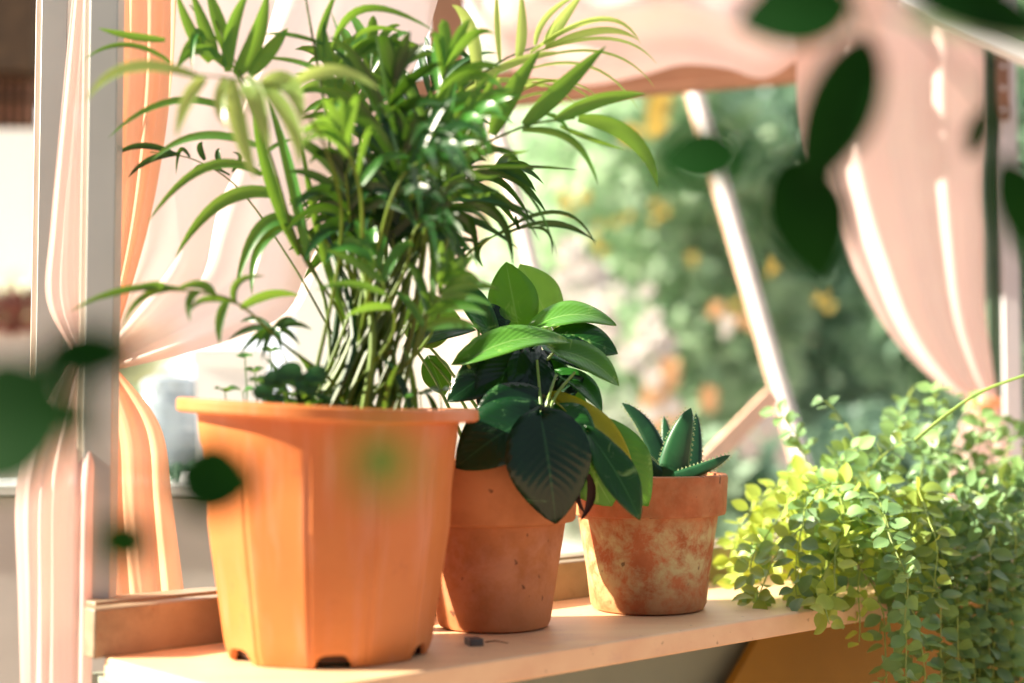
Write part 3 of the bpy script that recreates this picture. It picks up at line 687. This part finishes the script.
# ------------------------------------------------------------------ posts left
def post(x0t, x1t, yt, x0b, x1b, yb, d, th, mat, name, label, cat, d2=None, parent=None):
    """square post given its front-face outline at two heights"""
    d2 = d if d2 is None else d2
    a = P((x0b + x1b)/2, yb, d); w = (x1b - x0b)*d/F/2
    top = P((x0t + x1t)/2, yt, d2)
    top = Vector((a.x, a.y, top.z)) if d2 == d else top
    mb = MB(); m = (a + top)/2; hz = (top - a)/2
    mb.box(m + Vector((0, th, 0)), Vector((w, 0, 0)), Vector((0, th, 0)), hz); return mb, m
e = empty('metal_post', P(97, 600, 1.345), 'broad grey square post in the foreground left, nearest to the big palm pot', 'post')
a = P(92, 606, 1.345); zt = 1.75
mb = MB(); mb.box(Vector((a.x + .003, a.y + .012, (SZ + .02 + zt)/2)), Vector((.0135, 0, 0)), Vector((0, .012, 0)), ez*((zt - SZ - .02)/2)); mb.build('post_body', M['alu'], e, bevel=.001)
mb = MB(); mb.box(Vector((a.x - .0135, a.y + .014, (SZ + .02 + zt)/2)), Vector((.004, 0, 0)), Vector((0, .010, 0)), ez*((zt - SZ - .02)/2)); tag(mb.build('post_flange', M['alu_lit'], e, bevel=.001), label='pale edge strip coloured as lit')
a = P(44, 420, 1.50)
e = empty('metal_post', Vector((a.x, a.y, 0)), 'grey post with a bright left edge at the far left of the view', 'post')
mb = MB(); mb.box(Vector((a.x + .004, a.y + .012, .9)), Vector((.014, 0, 0)), Vector((0, .012, 0)), ez*.9); mb.build('post_body', M['alu'], e, bevel=.001)
mb = MB(); mb.box(Vector((a.x - .0135, a.y + .014, .9)), Vector((.0035, 0, 0)), Vector((0, .011, 0)), ez*.9); tag(mb.build('post_flange', M['alu_lit'], e, bevel=.001), label='pale edge strip coloured as lit')

# ------------------------------------------------------------------ curtains
def path_at(pts, t):
    """pts list of (x,y); arc-length param"""
    ds = [0]
    for a, b in zip(pts, pts[1:]): ds.append(ds[-1] + math.hypot(b[0]-a[0], b[1]-a[1]))
    d = t*ds[-1]
    for i in range(len(pts)-1):
        if d <= ds[i+1] or i == len(pts)-2:
            f = (d - ds[i])/max(1e-6, ds[i+1]-ds[i]); return (pts[i][0] + (pts[i+1][0]-pts[i][0])*f, pts[i][1] + (pts[i+1][1]-pts[i][1])*f)
def drape(L, Rr, d, folds, amp, ns=90, nt=44, seed=0, dfun=None, curve=None):
    rr = random.Random(seed); ph = [rr.uniform(0, 6) for _ in range(4)]
    rows = []
    for i in range(nt + 1):
        t = i/nt; (lx, ly), (rx, ry) = path_at(L, t), path_at(Rr, t); row = []
        for j in range(ns + 1):
            s = j/ns; x = lx + (rx - lx)*s; y = ly + (ry - ly)*s
            if curve: y += curve(s, t)
            wpx = math.hypot(rx - lx, ry - ly)
            am = amp*min(1, .25 + wpx/250)
            dd = am*(math.sin(s*folds*6.283 + ph[0] + .8*math.sin(t*3 + ph[1])) + .35*math.sin(s*folds*1.7*6.283 + ph[2] + t*2) + .06*math.sin(s*folds*3.7*6.283 + ph[3]))
            base = dfun(s, t) if dfun else d
            row.append(P(x, y, base + dd))
        rows.append(row)
    mb = MB(); mb.grid(rows); return mb
def smooth2(pts, n=8):
    v3 = smooth_path([Vector((x, y, 0)) for x, y in pts], n); return [(q.x, q.y) for q in v3]
e = empty('curtain', P(100, 380, 1.42), 'wide peach sheer curtain swept left and tied to the post behind the palm', 'curtain')
mb = drape(smooth2([(116, -60), (112, 100), (106, 250), (92, 352)]), smooth2([(455, -60), (418, 60), (355, 190), (318, 270), (286, 322), (190, 352), (110, 372)]), 1.50, 2.4, .014,
           seed=4, dfun=lambda s, t: 1.56 - .16*t**2)
mb.build('curtain_panel', M['cloth'], e, sharp=0)
mb = drape(smooth2([(114, -60), (111, 100), (106, 250), (96, 352)]), smooth2([(178, -60), (172, 80), (150, 220), (110, 355)]), 1.5, 2.2, .012, seed=9, dfun=lambda s, t: 1.47 - .09*t, ns=50)
tag(mb.build('curtain_edge', M['cloth_o'], e, sharp=0), label='leading fold coloured deeper orange for its different light')
mb = drape(smooth2([(92, 362), (78, 420), (80, 520), (88, 600), (88, 640)]), smooth2([(112, 362), (160, 425), (172, 500), (184, 590), (190, 640)]), 1.45, 3, .008, seed=5, ns=60, dfun=lambda s, t: 1.43 + .03*s)
mb.build('curtain_tail', M['cloth_o'], e, sharp=0)
mb = MB(); q = P(100, 362, 1.40); mb.lathe([(.010, -.010), (.018, -.006), (.019, .006), (.011, .010)], 20, q); mb.build('curtain_tie', M['tie'], e)
e = empty('curtain', P(60, 380, 1.42), 'narrow pink curtain strip hanging between the two left posts', 'curtain')
mb = drape(smooth2([(78, -60), (62, 100), (50, 228), (46, 300), (72, 352)]), smooth2([(90, -60), (84, 130), (82, 228), (84, 300), (88, 352)]), 1.42, 1.6, .003, seed=6, ns=40, dfun=lambda s, t: 1.42); mb.build('curtain_panel', M['cloth_r'], e, sharp=0)
mb = drape(smooth2([(72, 358), (38, 420), (16, 490), (18, 600), (22, 740)]), smooth2([(92, 358), (96, 420), (93, 500), (92, 600), (92, 740)]), 1.36, 2.6, .006, seed=12, ns=60, dfun=lambda s, t: 1.375 - .035*min(1, t*3)); mb.build('curtain_tail', M['cloth_r'], e, sharp=0)
mb = MB(); q = P(80, 356, 1.405); mb.lathe([(.006, -.008), (.012, -.005), (.012, .005), (.006, .008)], 20, q); mb.build('curtain_tie', M['tie'], e)
# right curtain
e = empty('curtain', P(985, 400, 2.42), 'long pink curtain gathered to the right post beyond the trailing plant', 'curtain')
mb = drape(smooth2([(800, -60), (796, 50), (802, 130), (822, 200), (850, 262), (888, 332), (935, 382), (972, 402)]), smooth2([(985, -60), (984, 100), (984, 200), (985, 300), (992, 360), (998, 402)]), 2.42, 2.2, .014, seed=21,
           dfun=lambda s, t: 2.45 - .03*t); mb.build('curtain_panel', M['cloth_r'], e, sharp=0)
mb = drape(smooth2([(972, 404), (958, 430), (950, 480), (948, 560)]), smooth2([(998, 404), (1008, 430), (1012, 480), (1014, 560)]), 2.41, 2.0, .012, seed=22, ns=40); mb.build('curtain_tail', M['cloth_r'], e, sharp=0)
mb = MB(); q = P(985, 402, 2.41); mb.lathe([(.015, -.010), (.028, -.005), (.028, .005), (.015, .010)], 20, q); mb.build('curtain_tie', M['cloth_o'], e)
# swag / valance
bot = smooth2([(440, -60), (462, -10), (482, 40), (520, 74), (580, 86), (640, 76), (682, 65), (725, 68), (765, 78), (805, 52), (860, -5), (880, -60)])
top = [(430, -90), (890, -90)]
mb = MB(); rows = []; nt = 26; ns = 100
for i in range(nt + 1):
    t = i/nt; row = []
    for j in range(ns + 1):
        s = j/ns; bx, by = path_at(bot, s); tx, ty = path_at(top, s)
        x = tx + (bx - tx)*t; y = ty + (by - ty)*t
        row.append(P(x, y, 2.50 - .10*math.sin(pi*t)*math.sin(pi*s) + .018*math.sin(t*17 + 2.2*math.sin(s*5)) + .008*math.sin(s*30 + t*6)))
    rows.append(row)
mb.grid(rows)
tag(mb.build('curtain_valance', M['cloth_r'], sharp=0), 'pink swag of cloth draped along the top of the timber beam', 'valance')

# beam, brace
def bar(p0, p1, w, dpt, mat, name, upv=None):
    mb = MB(); ax = (p1 - p0)/2; s = ax.cross(Vector((0, 1, 0))); s = (s.normalized() if s.length > 1e-5 else Vector((1, 0, 0)))*w/2
    n = ax.cross(s).normalized()*dpt/2; mb.box((p0 + p1)/2, ax, s, n); return mb
e = empty('timber_beam', P(600, 95, 2.68), 'brown timber crossbeam under the pink swag of cloth', 'beam')
bar(P(300, 106, 2.70), P(1000, 48, 2.70), .062, .05, None, '').build('beam_board', M['beam'], e, bevel=.003)
bar(P(300, 120, 2.67), P(1000, 62, 2.67), .014, .03, None, '').build('beam_lip', M['beam'], e, bevel=.002)
bar(P(447, -60, 2.76), P(447, 118, 2.76), .07, .04, None, '').build('post_stub', M['beam'], e, bevel=.003)
# right posts
a = P(992, 300, 2.52)
mb = MB(); mb.box(Vector((a.x, a.y, 1.0)), Vector((.010, 0, 0)), Vector((0, .012, 0)), ez*1.0 + Vector((0,0,0)))
tag(mb.build('metal_post', M['dkgreen'], bevel=.001), 'thin dark green post behind the edge of the pink right curtain', 'post')
a = P(1012, 300, 2.50); e = empty('metal_post', Vector((a.x, a.y, 0)), 'white post at the right edge with a brown plate near its top', 'post')
mb = MB(); mb.box(Vector((a.x, a.y + .014, 1.0)), Vector((.0155, 0, 0)), Vector((0, .013, 0)), ez*1.0); mb.build('post_body', M['alu_l'], e, bevel=.001)
mb = MB(); q = P(1003, 84, 2.485); mb.box(q, Vector((.0105, 0, 0)), Vector((0, .002, 0)), ez*.065); pl = mb.build('bracket_plate', M['plate'], e)
for yy in (66, 88, 110):
    mb = MB(); c = P(1003, yy, 2.480); k = 14
    mb.grid([[c + Vector((math.cos(2*pi*i/k)*rr, dy, math.sin(2*pi*i/k)*rr)) for i in range(k)] for rr, dy in ((.0045, .001), (.004, -.0015), (.001, -.0018))], closed=True); mb.build('screw', M['alu_l'], pl)
# top right pale rail
mb = bar(P(905, -5, 2.3), P(1060, 70, 2.25), .03, .03, None, '')
tag(mb.build('metal_rail', M['alu_l'], bevel=.001), 'pale sloping rail across the top right corner above the right curtain', 'rail')
# diagonal poles outside
def pole(p0, p1, w, label):
    e = empty('slanting_pole', p1, label, 'pole')
    p1 = p0 + (p1 - p0)*(p0.z/(p0.z - p1.z))
    mb = MB(); mb.tube([p0, p1], w/2, w/2, 12); mb.build('pole_shaft', M['alu_l'], e)
    o = Vector((-w*.55, .0, 0)); mb = MB(); mb.tube([p0 + o, p1 + o], w*.18, w*.18, 8); mb.build('pole_cord', M['peachwood'], e)
pole(P(686, 60, 3.0), P(796, 440, 2.9), .032, 'slanting pale metal pole standing clear in the garden behind the aloe')
pole(P(497, 120, 3.0), P(560, 380, 3.0), .034, 'slanting pale metal pole seen behind the right-hand palm leaves')
q = P(704, 466, 2.6); e = empty('plank_ramp', Vector((q.x, q.y, 0)), 'peach-coloured plank sloping down to the left behind the aloe', 'plank')
bar(P(772, 396, 2.8), P(696, 474, 2.58), .034, .02, None, '').build('plank', M['peachwood'], e, bevel=.002)
mb = MB(); mb.box(Vector((q.x, q.y + .01, q.z/2)), Vector((.012, 0, 0)), Vector((0, .012, 0)), ez*(q.z/2)); mb.build('leg', M['peachwood'], e)
# ------------------------------------------------------------------ things behind, left
q0 = P(-160, 484, 2.2); q1 = P(330, 484, 2.2)
e = empty('garden_cabinet', Vector(((q0.x + q1.x)/2, 2.4, 0)), 'low grey cabinet with a white top edge beyond the left curtain', 'cabinet')
mb = MB(); mb.box(Vector(((q0.x + q1.x)/2, 2.38, q0.z/2 - .01)), Vector(((q1.x - q0.x)/2 - .01, 0, 0)), Vector((0, .17, 0)), ez*(q0.z/2 - .01)); mb.build('cabinet_body', M['greywall'], e, smooth=False)
mb = MB(); mb.box(Vector(((q0.x + q1.x)/2, 2.38, q0.z - .008)), Vector(((q1.x - q0.x)/2, 0, 0)), Vector((0, .185, 0)), ez*.007); mb.build('cabinet_top', M['white'], e, smooth=False)
ctop = q0.z - .001
c = P(168, 484, 2.68); c.z = ctop; rj = .060
e = empty('plastic_jar', c, 'wide bluish translucent jar on the grey cabinet behind the left curtain', 'jar')
mb = MB(); mb.lathe([(0, .001), (rj*.9, .001), (rj, .008), (rj*1.02, .10), (rj*.98, .130), (rj*.8, .15)], 40, c); mb.build('jar_body', M['jar'], e)
mb = MB(); mb.lathe([(rj*.84, .150), (rj*.86, .158), (rj*.86, .172), (rj*.6, .178), (rj*.3, .178), (0, .177)], 40, c); mb.build('lid', M['jar'], e)
mb = MB()
for z in (.03, .06, .09, .12): mb.lathe([(rj*1.01, z), (rj*1.05, z + .004), (rj*1.01, z + .008)], 40, c)
mb.build('ridges', M['jar'], e)
c = P(232, 484, 2.40); c.z = ctop
e = empty('white_planter', c, 'bright white square planter standing beside the bluish jar', 'planter')
mb = MB()
rows = [[c + Vector((sx*w, sy*w, z)) for sx, sy in ((-1,-1), (1,-1), (1,1), (-1,1))] for w, z in ((.046, .001), (.052, .19), (.056, .19), (.056, .215), (.048, .215), (.046, .18))]
mb.grid(rows, closed=True); mb.poly(rows[0]); mb.build('planter_box', M['whitewall'], e, smooth=False)
mb = MB(); mb.poly([c + Vector((sx*.047, sy*.047, .2)) for sx, sy in ((-1,-1), (1,-1), (1,1), (-1,1))]); mb.build('soil', M['soil'], e, smooth=False)
# small plant on the cabinet between curtain and pot
c = P(190, 480, 2.26); c.z = ctop
e = empty('low_plant', c, 'low dark leafy plant on the cabinet edge in front of the jar', 'plant'); mb = MB()
for k in range(40):
    an = R.uniform(0, 6.28); a = c + Vector((R.uniform(-.055, .045), R.uniform(-.02, .02), R.uniform(0, .02))); d = Vector((math.cos(an), math.sin(an)*.5, R.uniform(.0, .8))).normalized()
    hleaf(mb, a, a + d*.025, Vector((0, -.6, 1)), .016, lobe=0, n=5)
mb.build('foliage', M['bush_dark'], e, sharp=0)

# ------------------------------------------------------------------ garden
def cloud(mb, c, rx, ry, rz, n, ls, seed):
    rr = random.Random(seed)
    for i in range(n):
        while True:
            d = Vector((rr.gauss(0, 1), rr.gauss(0, 1), rr.gauss(0, 1)))
            if d.length > .1: break
        d.normalize(); k = (.55 + .45*rr.random()**.5)*(1 + .18*math.sin(d.x*5 + seed)*math.cos(d.z*6 + seed*2))
        p = c + Vector((d.x*rx*k, d.y*ry*k, d.z*rz*k))
        if p.z < .02: continue
        ax = Vector((rr.uniform(-1, 1), rr.uniform(-1, 1), rr.uniform(-.8, .5))).normalized()*ls*rr.uniform(.6, 1.3)
        s = ax.cross(Vector((rr.uniform(-1, 1), rr.uniform(-1, 1), rr.uniform(-1, 1)))).normalized()*ls*.32
        b = len(mb.v); mb.v += [p, p + ax*.45 + s, p + ax, p + ax*.45 - s]; mb.f.append((b, b+1, b+2, b+3)); mb.uv.append(((.5, 0), (1, .5), (.5, 1), (0, .5)))
def tree(px, d, h, rx, rz, mat, label, seed, n=6000, ls=.16, name='garden_tree', cat='tree', trunk=True, group=None):
    x = (px - 512)/F*d; c = Vector((x, d, 0)); e = empty(name, c, label, cat, group)
    if trunk:
        mb = MB(); mb.tube([c, c + Vector((.05, 0, h*.5)), c + Vector((-.05, 0, h))], .14, .07, 8); mb.build('trunk', M['bark'], e)
    mb = MB(); cloud(mb, Vector((x, d, h)), rx, rx*.8, rz, n, ls, seed); cloud(mb, Vector((x + rx*.4, d - .2, h - rz*.4)), rx*.6, rx*.5, rz*.6, n//3, ls, seed + 50)
    o = mb.build('crown' if trunk else 'foliage', mat, e, sharp=0, smooth=False); return e, Vector((x, d, h))
def highlights(e, spots, mat, r=.05):  # stand-ins for bokeh highlights, added as bright petal-shaped clusters
    sp_ = []
    for (px, py, d, s) in spots:
        for q in range(3 if s < 2 else 5): sp_.append((px + R.gauss(0, 5*s), py + R.gauss(0, 5*s), d, s*R.uniform(.35, .6)))
    for (px, py, d, s) in sp_:
        c = P(px, py, d); mb = MB(); rr = r*s
        for k in range(7):
            an = k*2*pi/7; dd = Vector((math.cos(an), -.35, math.sin(an))).normalized()
            hleaf(mb, c, c + dd*rr, Vector((0, -1, .2)), rr*1.0, bend=.1, lobe=0, n=5)
        for k in range(5):
            an = k*2*pi/5 + .4; dd = Vector((math.cos(an), -1.2, math.sin(an))).normalized()
            hleaf(mb, c, c + dd*rr*.7, Vector((0, -1, .3)), rr*.8, bend=.1, lobe=0, n=5)
        mb.build('highlight', mat, e, sharp=0)
T = {}
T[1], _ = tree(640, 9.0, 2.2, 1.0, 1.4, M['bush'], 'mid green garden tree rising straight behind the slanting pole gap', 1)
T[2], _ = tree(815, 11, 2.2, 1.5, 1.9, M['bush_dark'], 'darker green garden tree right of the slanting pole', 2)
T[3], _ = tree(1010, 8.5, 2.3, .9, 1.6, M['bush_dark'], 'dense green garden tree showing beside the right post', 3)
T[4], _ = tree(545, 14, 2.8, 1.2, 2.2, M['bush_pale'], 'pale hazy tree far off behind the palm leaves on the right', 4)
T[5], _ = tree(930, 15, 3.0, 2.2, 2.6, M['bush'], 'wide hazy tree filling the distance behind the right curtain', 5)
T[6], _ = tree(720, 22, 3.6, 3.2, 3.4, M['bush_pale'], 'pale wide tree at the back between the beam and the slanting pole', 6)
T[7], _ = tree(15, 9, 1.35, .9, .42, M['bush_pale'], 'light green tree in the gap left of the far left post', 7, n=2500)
T[8], _ = tree(705, 6.6, .56, .42, .40, M['bush'], 'rounded shrub with added highlight spots low behind the slanting pole', 8, n=2600, ls=.10, name='garden_shrub', cat='shrub', trunk=False)
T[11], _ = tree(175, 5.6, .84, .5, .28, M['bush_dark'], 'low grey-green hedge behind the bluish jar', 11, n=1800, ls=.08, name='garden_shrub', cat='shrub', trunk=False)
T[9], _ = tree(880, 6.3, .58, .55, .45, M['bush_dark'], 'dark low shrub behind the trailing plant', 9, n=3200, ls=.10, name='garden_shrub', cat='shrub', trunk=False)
T[10], _ = tree(585, 7.6, .75, .55, .4, M['bush_pale'], 'pale low shrub with added white blossoms behind the pothos leaves', 10, n=2200, ls=.10, name='garden_shrub', cat='shrub', trunk=False)
highlights(T[10], [(560, 272, 6.3, 3.2), (590, 285, 6.3, 2.2), (617, 295, 6.2, 1.6), (640, 300, 6.2, 1.5), (625, 345, 6.2, 3.0), (600, 325, 6.1, 2.4), (655, 340, 6.2, 2.0), (660, 365, 6.2, 2.2), (648, 395, 6.1, 2.2)], M['glint_w'])
highlights(T[8], [(735, 330, 6.2, 1.8), (722, 318, 6.1, 1.5), (705, 400, 6.1, 1.6), (665, 390, 6.1, 2), (690, 420, 6.1, 1.6), (660, 420, 6.2, 1.5)], M['glint_o'], .055)
highlights(T[8], [(770, 412, 5.4, 2.0), (765, 436, 5.3, 2.4), (728, 325, 6.0, 1.2)], M['glint_w'], .045)
highlights(T[1], [(657, 122, 7.6, 3.0), (570, 200, 7.7, 1.8), (617, 225, 7.7, 1.5), (655, 215, 7.6, 1.3), (603, 247, 7.7, 1.3), (690, 260, 7.6, 1.2)], M['glint_y'], .045)
highlights(T[2], [(775, 270, 7.2, 1.2), (820, 300, 7.2, 1.2), (745, 310, 7.2, 1.4)], M['glint_y'], .045)
# white house
def wallbox(x0, x1, y0, y1, d, th=.2):
    a = P(x0, y1, d); b = P(x1, y0, d); mb = MB(); mb.box(Vector(((a.x + b.x)/2, d + th/2, (a.z + b.z)/2)), Vector(((b.x - a.x)/2, 0, 0)), Vector((0, th/2, 0)), ez*((b.z - a.z)/2)); return mb
d = 10.2; e = empty('white_house', Vector((-1.0, d, 0)), 'bright white house wall seen between the palm stems', 'building')
a = P(288, 500, d); b = P(585, 90, d)
mb = MB(); mb.box(Vector(((a.x + b.x)/2, d + .2, b.z/2)), Vector(((b.x - a.x)/2, 0, 0)), Vector((0, .2, 0)), ez*(b.z/2)); mb.build('wall', M['whitewall'], e, smooth=False)
mb = wallbox(478, 500, 150, 420, d - .3, .2); mb.build('column', M['peachwood'], e, smooth=False)
mb = wallbox(530, 548, 200, 300, d - .05, .1); mb.build('window', M['greenwall'], e, smooth=False)
# left: pergola roof and screen, white wall, flower bed, white table
e = empty('garden_pavilion', P(0, 415, 5.0), 'dark-roofed pavilion with a peach lattice screen at the upper left edge', 'pavilion')
wallbox(-120, 37, -60, 70, 5.0, .6).build('roof', M['roof'], e, smooth=False)
wallbox(-120, 34, 68, 126, 5.1, .05).build('screen', M['mesh'], e, smooth=False)
mb = MB()
for x in range(-110, 36, 9): bb = wallbox(x, x + 2.4, 78, 128, 5.05, .03); o = len(mb.v); mb.v += bb.v; mb.f += [tuple(i + o for i in f) for f in bb.f]; mb.uv += bb.uv
for y in (76, 96, 124): bb = wallbox(-120, 35, y, y + 3, 5.04, .03); o = len(mb.v); mb.v += bb.v; mb.f += [tuple(i + o for i in f) for f in bb.f]; mb.uv += bb.uv
mb.build('lattice', M['roof'], e, smooth=False)
pz = P(0, 128, 5.05).z
for x in (-115,): 
    a = P(x, 128, 5.3); mb = MB(); mb.box(Vector((a.x, 5.3, pz/2)), Vector((.05, 0, 0)), Vector((0, .05, 0)), ez*(pz/2)); mb.build('column', M['alu_l'], e)
d = 11; a = P(-200, 400, d); b = P(140, 130, d); mb = MB(); mb.box(Vector(((a.x + b.x)/2, d, b.z/2)), Vector(((b.x - a.x)/2, 0, 0)), Vector((0, .1, 0)), ez*(b.z/2))
tag(mb.build('garden_wall', M['whitewall'], smooth=False), 'tall white wall in the distance left of the far left post', 'wall')
a = P(0, 330, 6.0); c = Vector((a.x, 6.0, 0)); e = empty('flower_bed', c, 'raised bed of reddish-brown flowers behind the far left post', 'flower bed')
mb = wallbox(-100, 60, 322, 332, 6.0, .4); mb.build('bed_edge', M['brick'], e, smooth=False)
mb = MB(); cloud(mb, P(0, 312, 6.1), .45, .2, .09, 900, .06, 31); mb.build('flowers', M['brick'], e, smooth=False)
mb = wallbox(-100, 60, 330, 700, 6.05, .35); mb.build('bed_wall', M['whitewall'], e, smooth=False)

# ------------------------------------------------------------------ near, out-of-focus leaves
def nleaf(mb_parent, bx, by, tx, ty, d, w, mat='near', nz=.2):
    a = P(bx, by, d); c = P(tx, ty, d + .01); mb = MB(); hleaf(mb, a, c, Vector((.1, -1, nz)), w*d/F, bend=.06, fold=.15, lobe=.05, n=10)
    return mb.build('leaf', M[mat], mb_parent, sharp=0)
e = empty('hanging_vine', P(850, -60, .62), 'dark vine with pointed leaves hanging close in front at the top right', 'climbing plant')
mb = MB(); mb.tube(smooth_path([P(830, -90, .64), P(855, 10, .64), P(862, 60, .64), P(812, 180, .64), P(800, 215, .64)], 5), .0010, .0007, 6)
mb.tube(smooth_path([P(860, 5, .64), P(920, 30, .64), P(985, 100, .64), P(1040, 150, .64)], 5), .0009, .0007, 6)
mb.tube(smooth_path([P(800, 150, .64), P(770, 140, .64), P(735, 150, .64)], 5), .0006, .0005, 6); mb.build('stem', M['near'], e)
nleaf(e, 850, 6, 736, 24, .62, 84); nleaf(e, 866, 40, 800, 200, .62, 74); nleaf(e, 784, 160, 826, 288, .63, 92); nleaf(e, 744, 158, 652, 162, .60, 70)
nleaf(e, 985, 110, 968, 158, .70, 26); nleaf(e, 1000, 160, 1035, 260, .60, 66)
nleaf(e, 900, -10, 1060, 40, .60, 60); nleaf(e, 870, -25, 1010, 2, .64, 50)
tag(nleaf(e, 905, 20, 1070, 62, .60, 20, 'near_edge'), label='pale greyish leaf')
e = empty('creeping_plant', P(-60, 520, .52), 'dark blurred leafy sprig close in front at the lower left edge', 'climbing plant')
mb = MB(); mb.tube(smooth_path([Vector((-.30, .50, .0)), Vector((-.27, .52, .5)), P(-80, 560, .52), P(-10, 430, .52), P(60, 400, .52), P(90, 370, .52)], 5), .0008, .0006, 6)
mb.tube(smooth_path([P(60, 400, .52), P(95, 470, .52), P(125, 530, .52)], 5), .0008, .0006, 6)
mb.tube(smooth_path([P(95, 470, .52), P(150, 480, .52), P(200, 478, .52)], 5), .0006, .0005, 6); mb.build('stem', M['near'], e)
nleaf(e, 72, 412, -60, 440, .48, 140); nleaf(e, 40, 362, 145, 350, .50, 62); nleaf(e, 170, 476, 264, 486, .52, 84); nleaf(e, 120, 515, 130, 568, .52, 62)
nleaf(e, 30, 470, -30, 400, .50, 60); nleaf(e, 78, 385, 84, 450, .46, 34)
e = empty('creeping_sprig', P(420, 760, .40), 'single faint leaf blurred in front of the big orange pot', 'climbing plant')
nleaf(e, 352, 440, 412, 486, .36, 70, 'palm_dark')
mb = MB(); mb.tube(smooth_path([P(372, 440, .36), P(350, 560, .38), P(330, 760, .40), Vector((-.06, .42, .4)), Vector((-.07, .45, 0))], 5), .0003, .0003, 5); mb.build('stem', M['near'], e)

# ------------------------------------------------------------------ light
w = bpy.data.worlds.new('world'); scene.world = w; w.use_nodes = True; nt_ = w.node_tree; nt_.nodes.clear()
bg = nt_.nodes.new('ShaderNodeBackground'); out = nt_.nodes.new('ShaderNodeOutputWorld'); tc = nt_.nodes.new('ShaderNodeTexCoord'); sp = nt_.nodes.new('ShaderNodeSeparateXYZ'); rp = nt_.nodes.new('ShaderNodeValToRGB')
nt_.links.new(tc.outputs['Generated'], sp.inputs[0]); nt_.links.new(sp.outputs[1], rp.inputs[0]); nt_.links.new(rp.outputs[0], bg.inputs[0]); nt_.links.new(bg.outputs[0], out.inputs[0])
e_ = rp.color_ramp.elements; mr = nt_.nodes.new('ShaderNodeMapRange'); mr.inputs[1].default_value = -1; mr.inputs[2].default_value = 1
nt_.links.new(sp.outputs[1], mr.inputs[0]); nt_.links.new(mr.outputs[0], rp.inputs[0])
e_[0].position = .42; e_[0].color = (.14, .165, .20, 1); e_[1].position = .8; e_[1].color = (1.0, 1.0, 1.0, 1)   # bright hazy sky beyond the window, shade behind the camera
bg.inputs[1].default_value = 1.6
sl = bpy.data.lights.new('sun', 'SUN'); sl.energy = 14.0; sl.angle = math.radians(.8); sl.color = (1, .89, .72); so = bpy.data.objects.new('sun', sl); COL.objects.link(so)
sd = Vector((-.89, -.055, .46)).normalized(); so.rotation_euler = sd.to_track_quat('Z', 'Y').to_euler(); so.location = (-3, -1, 4)
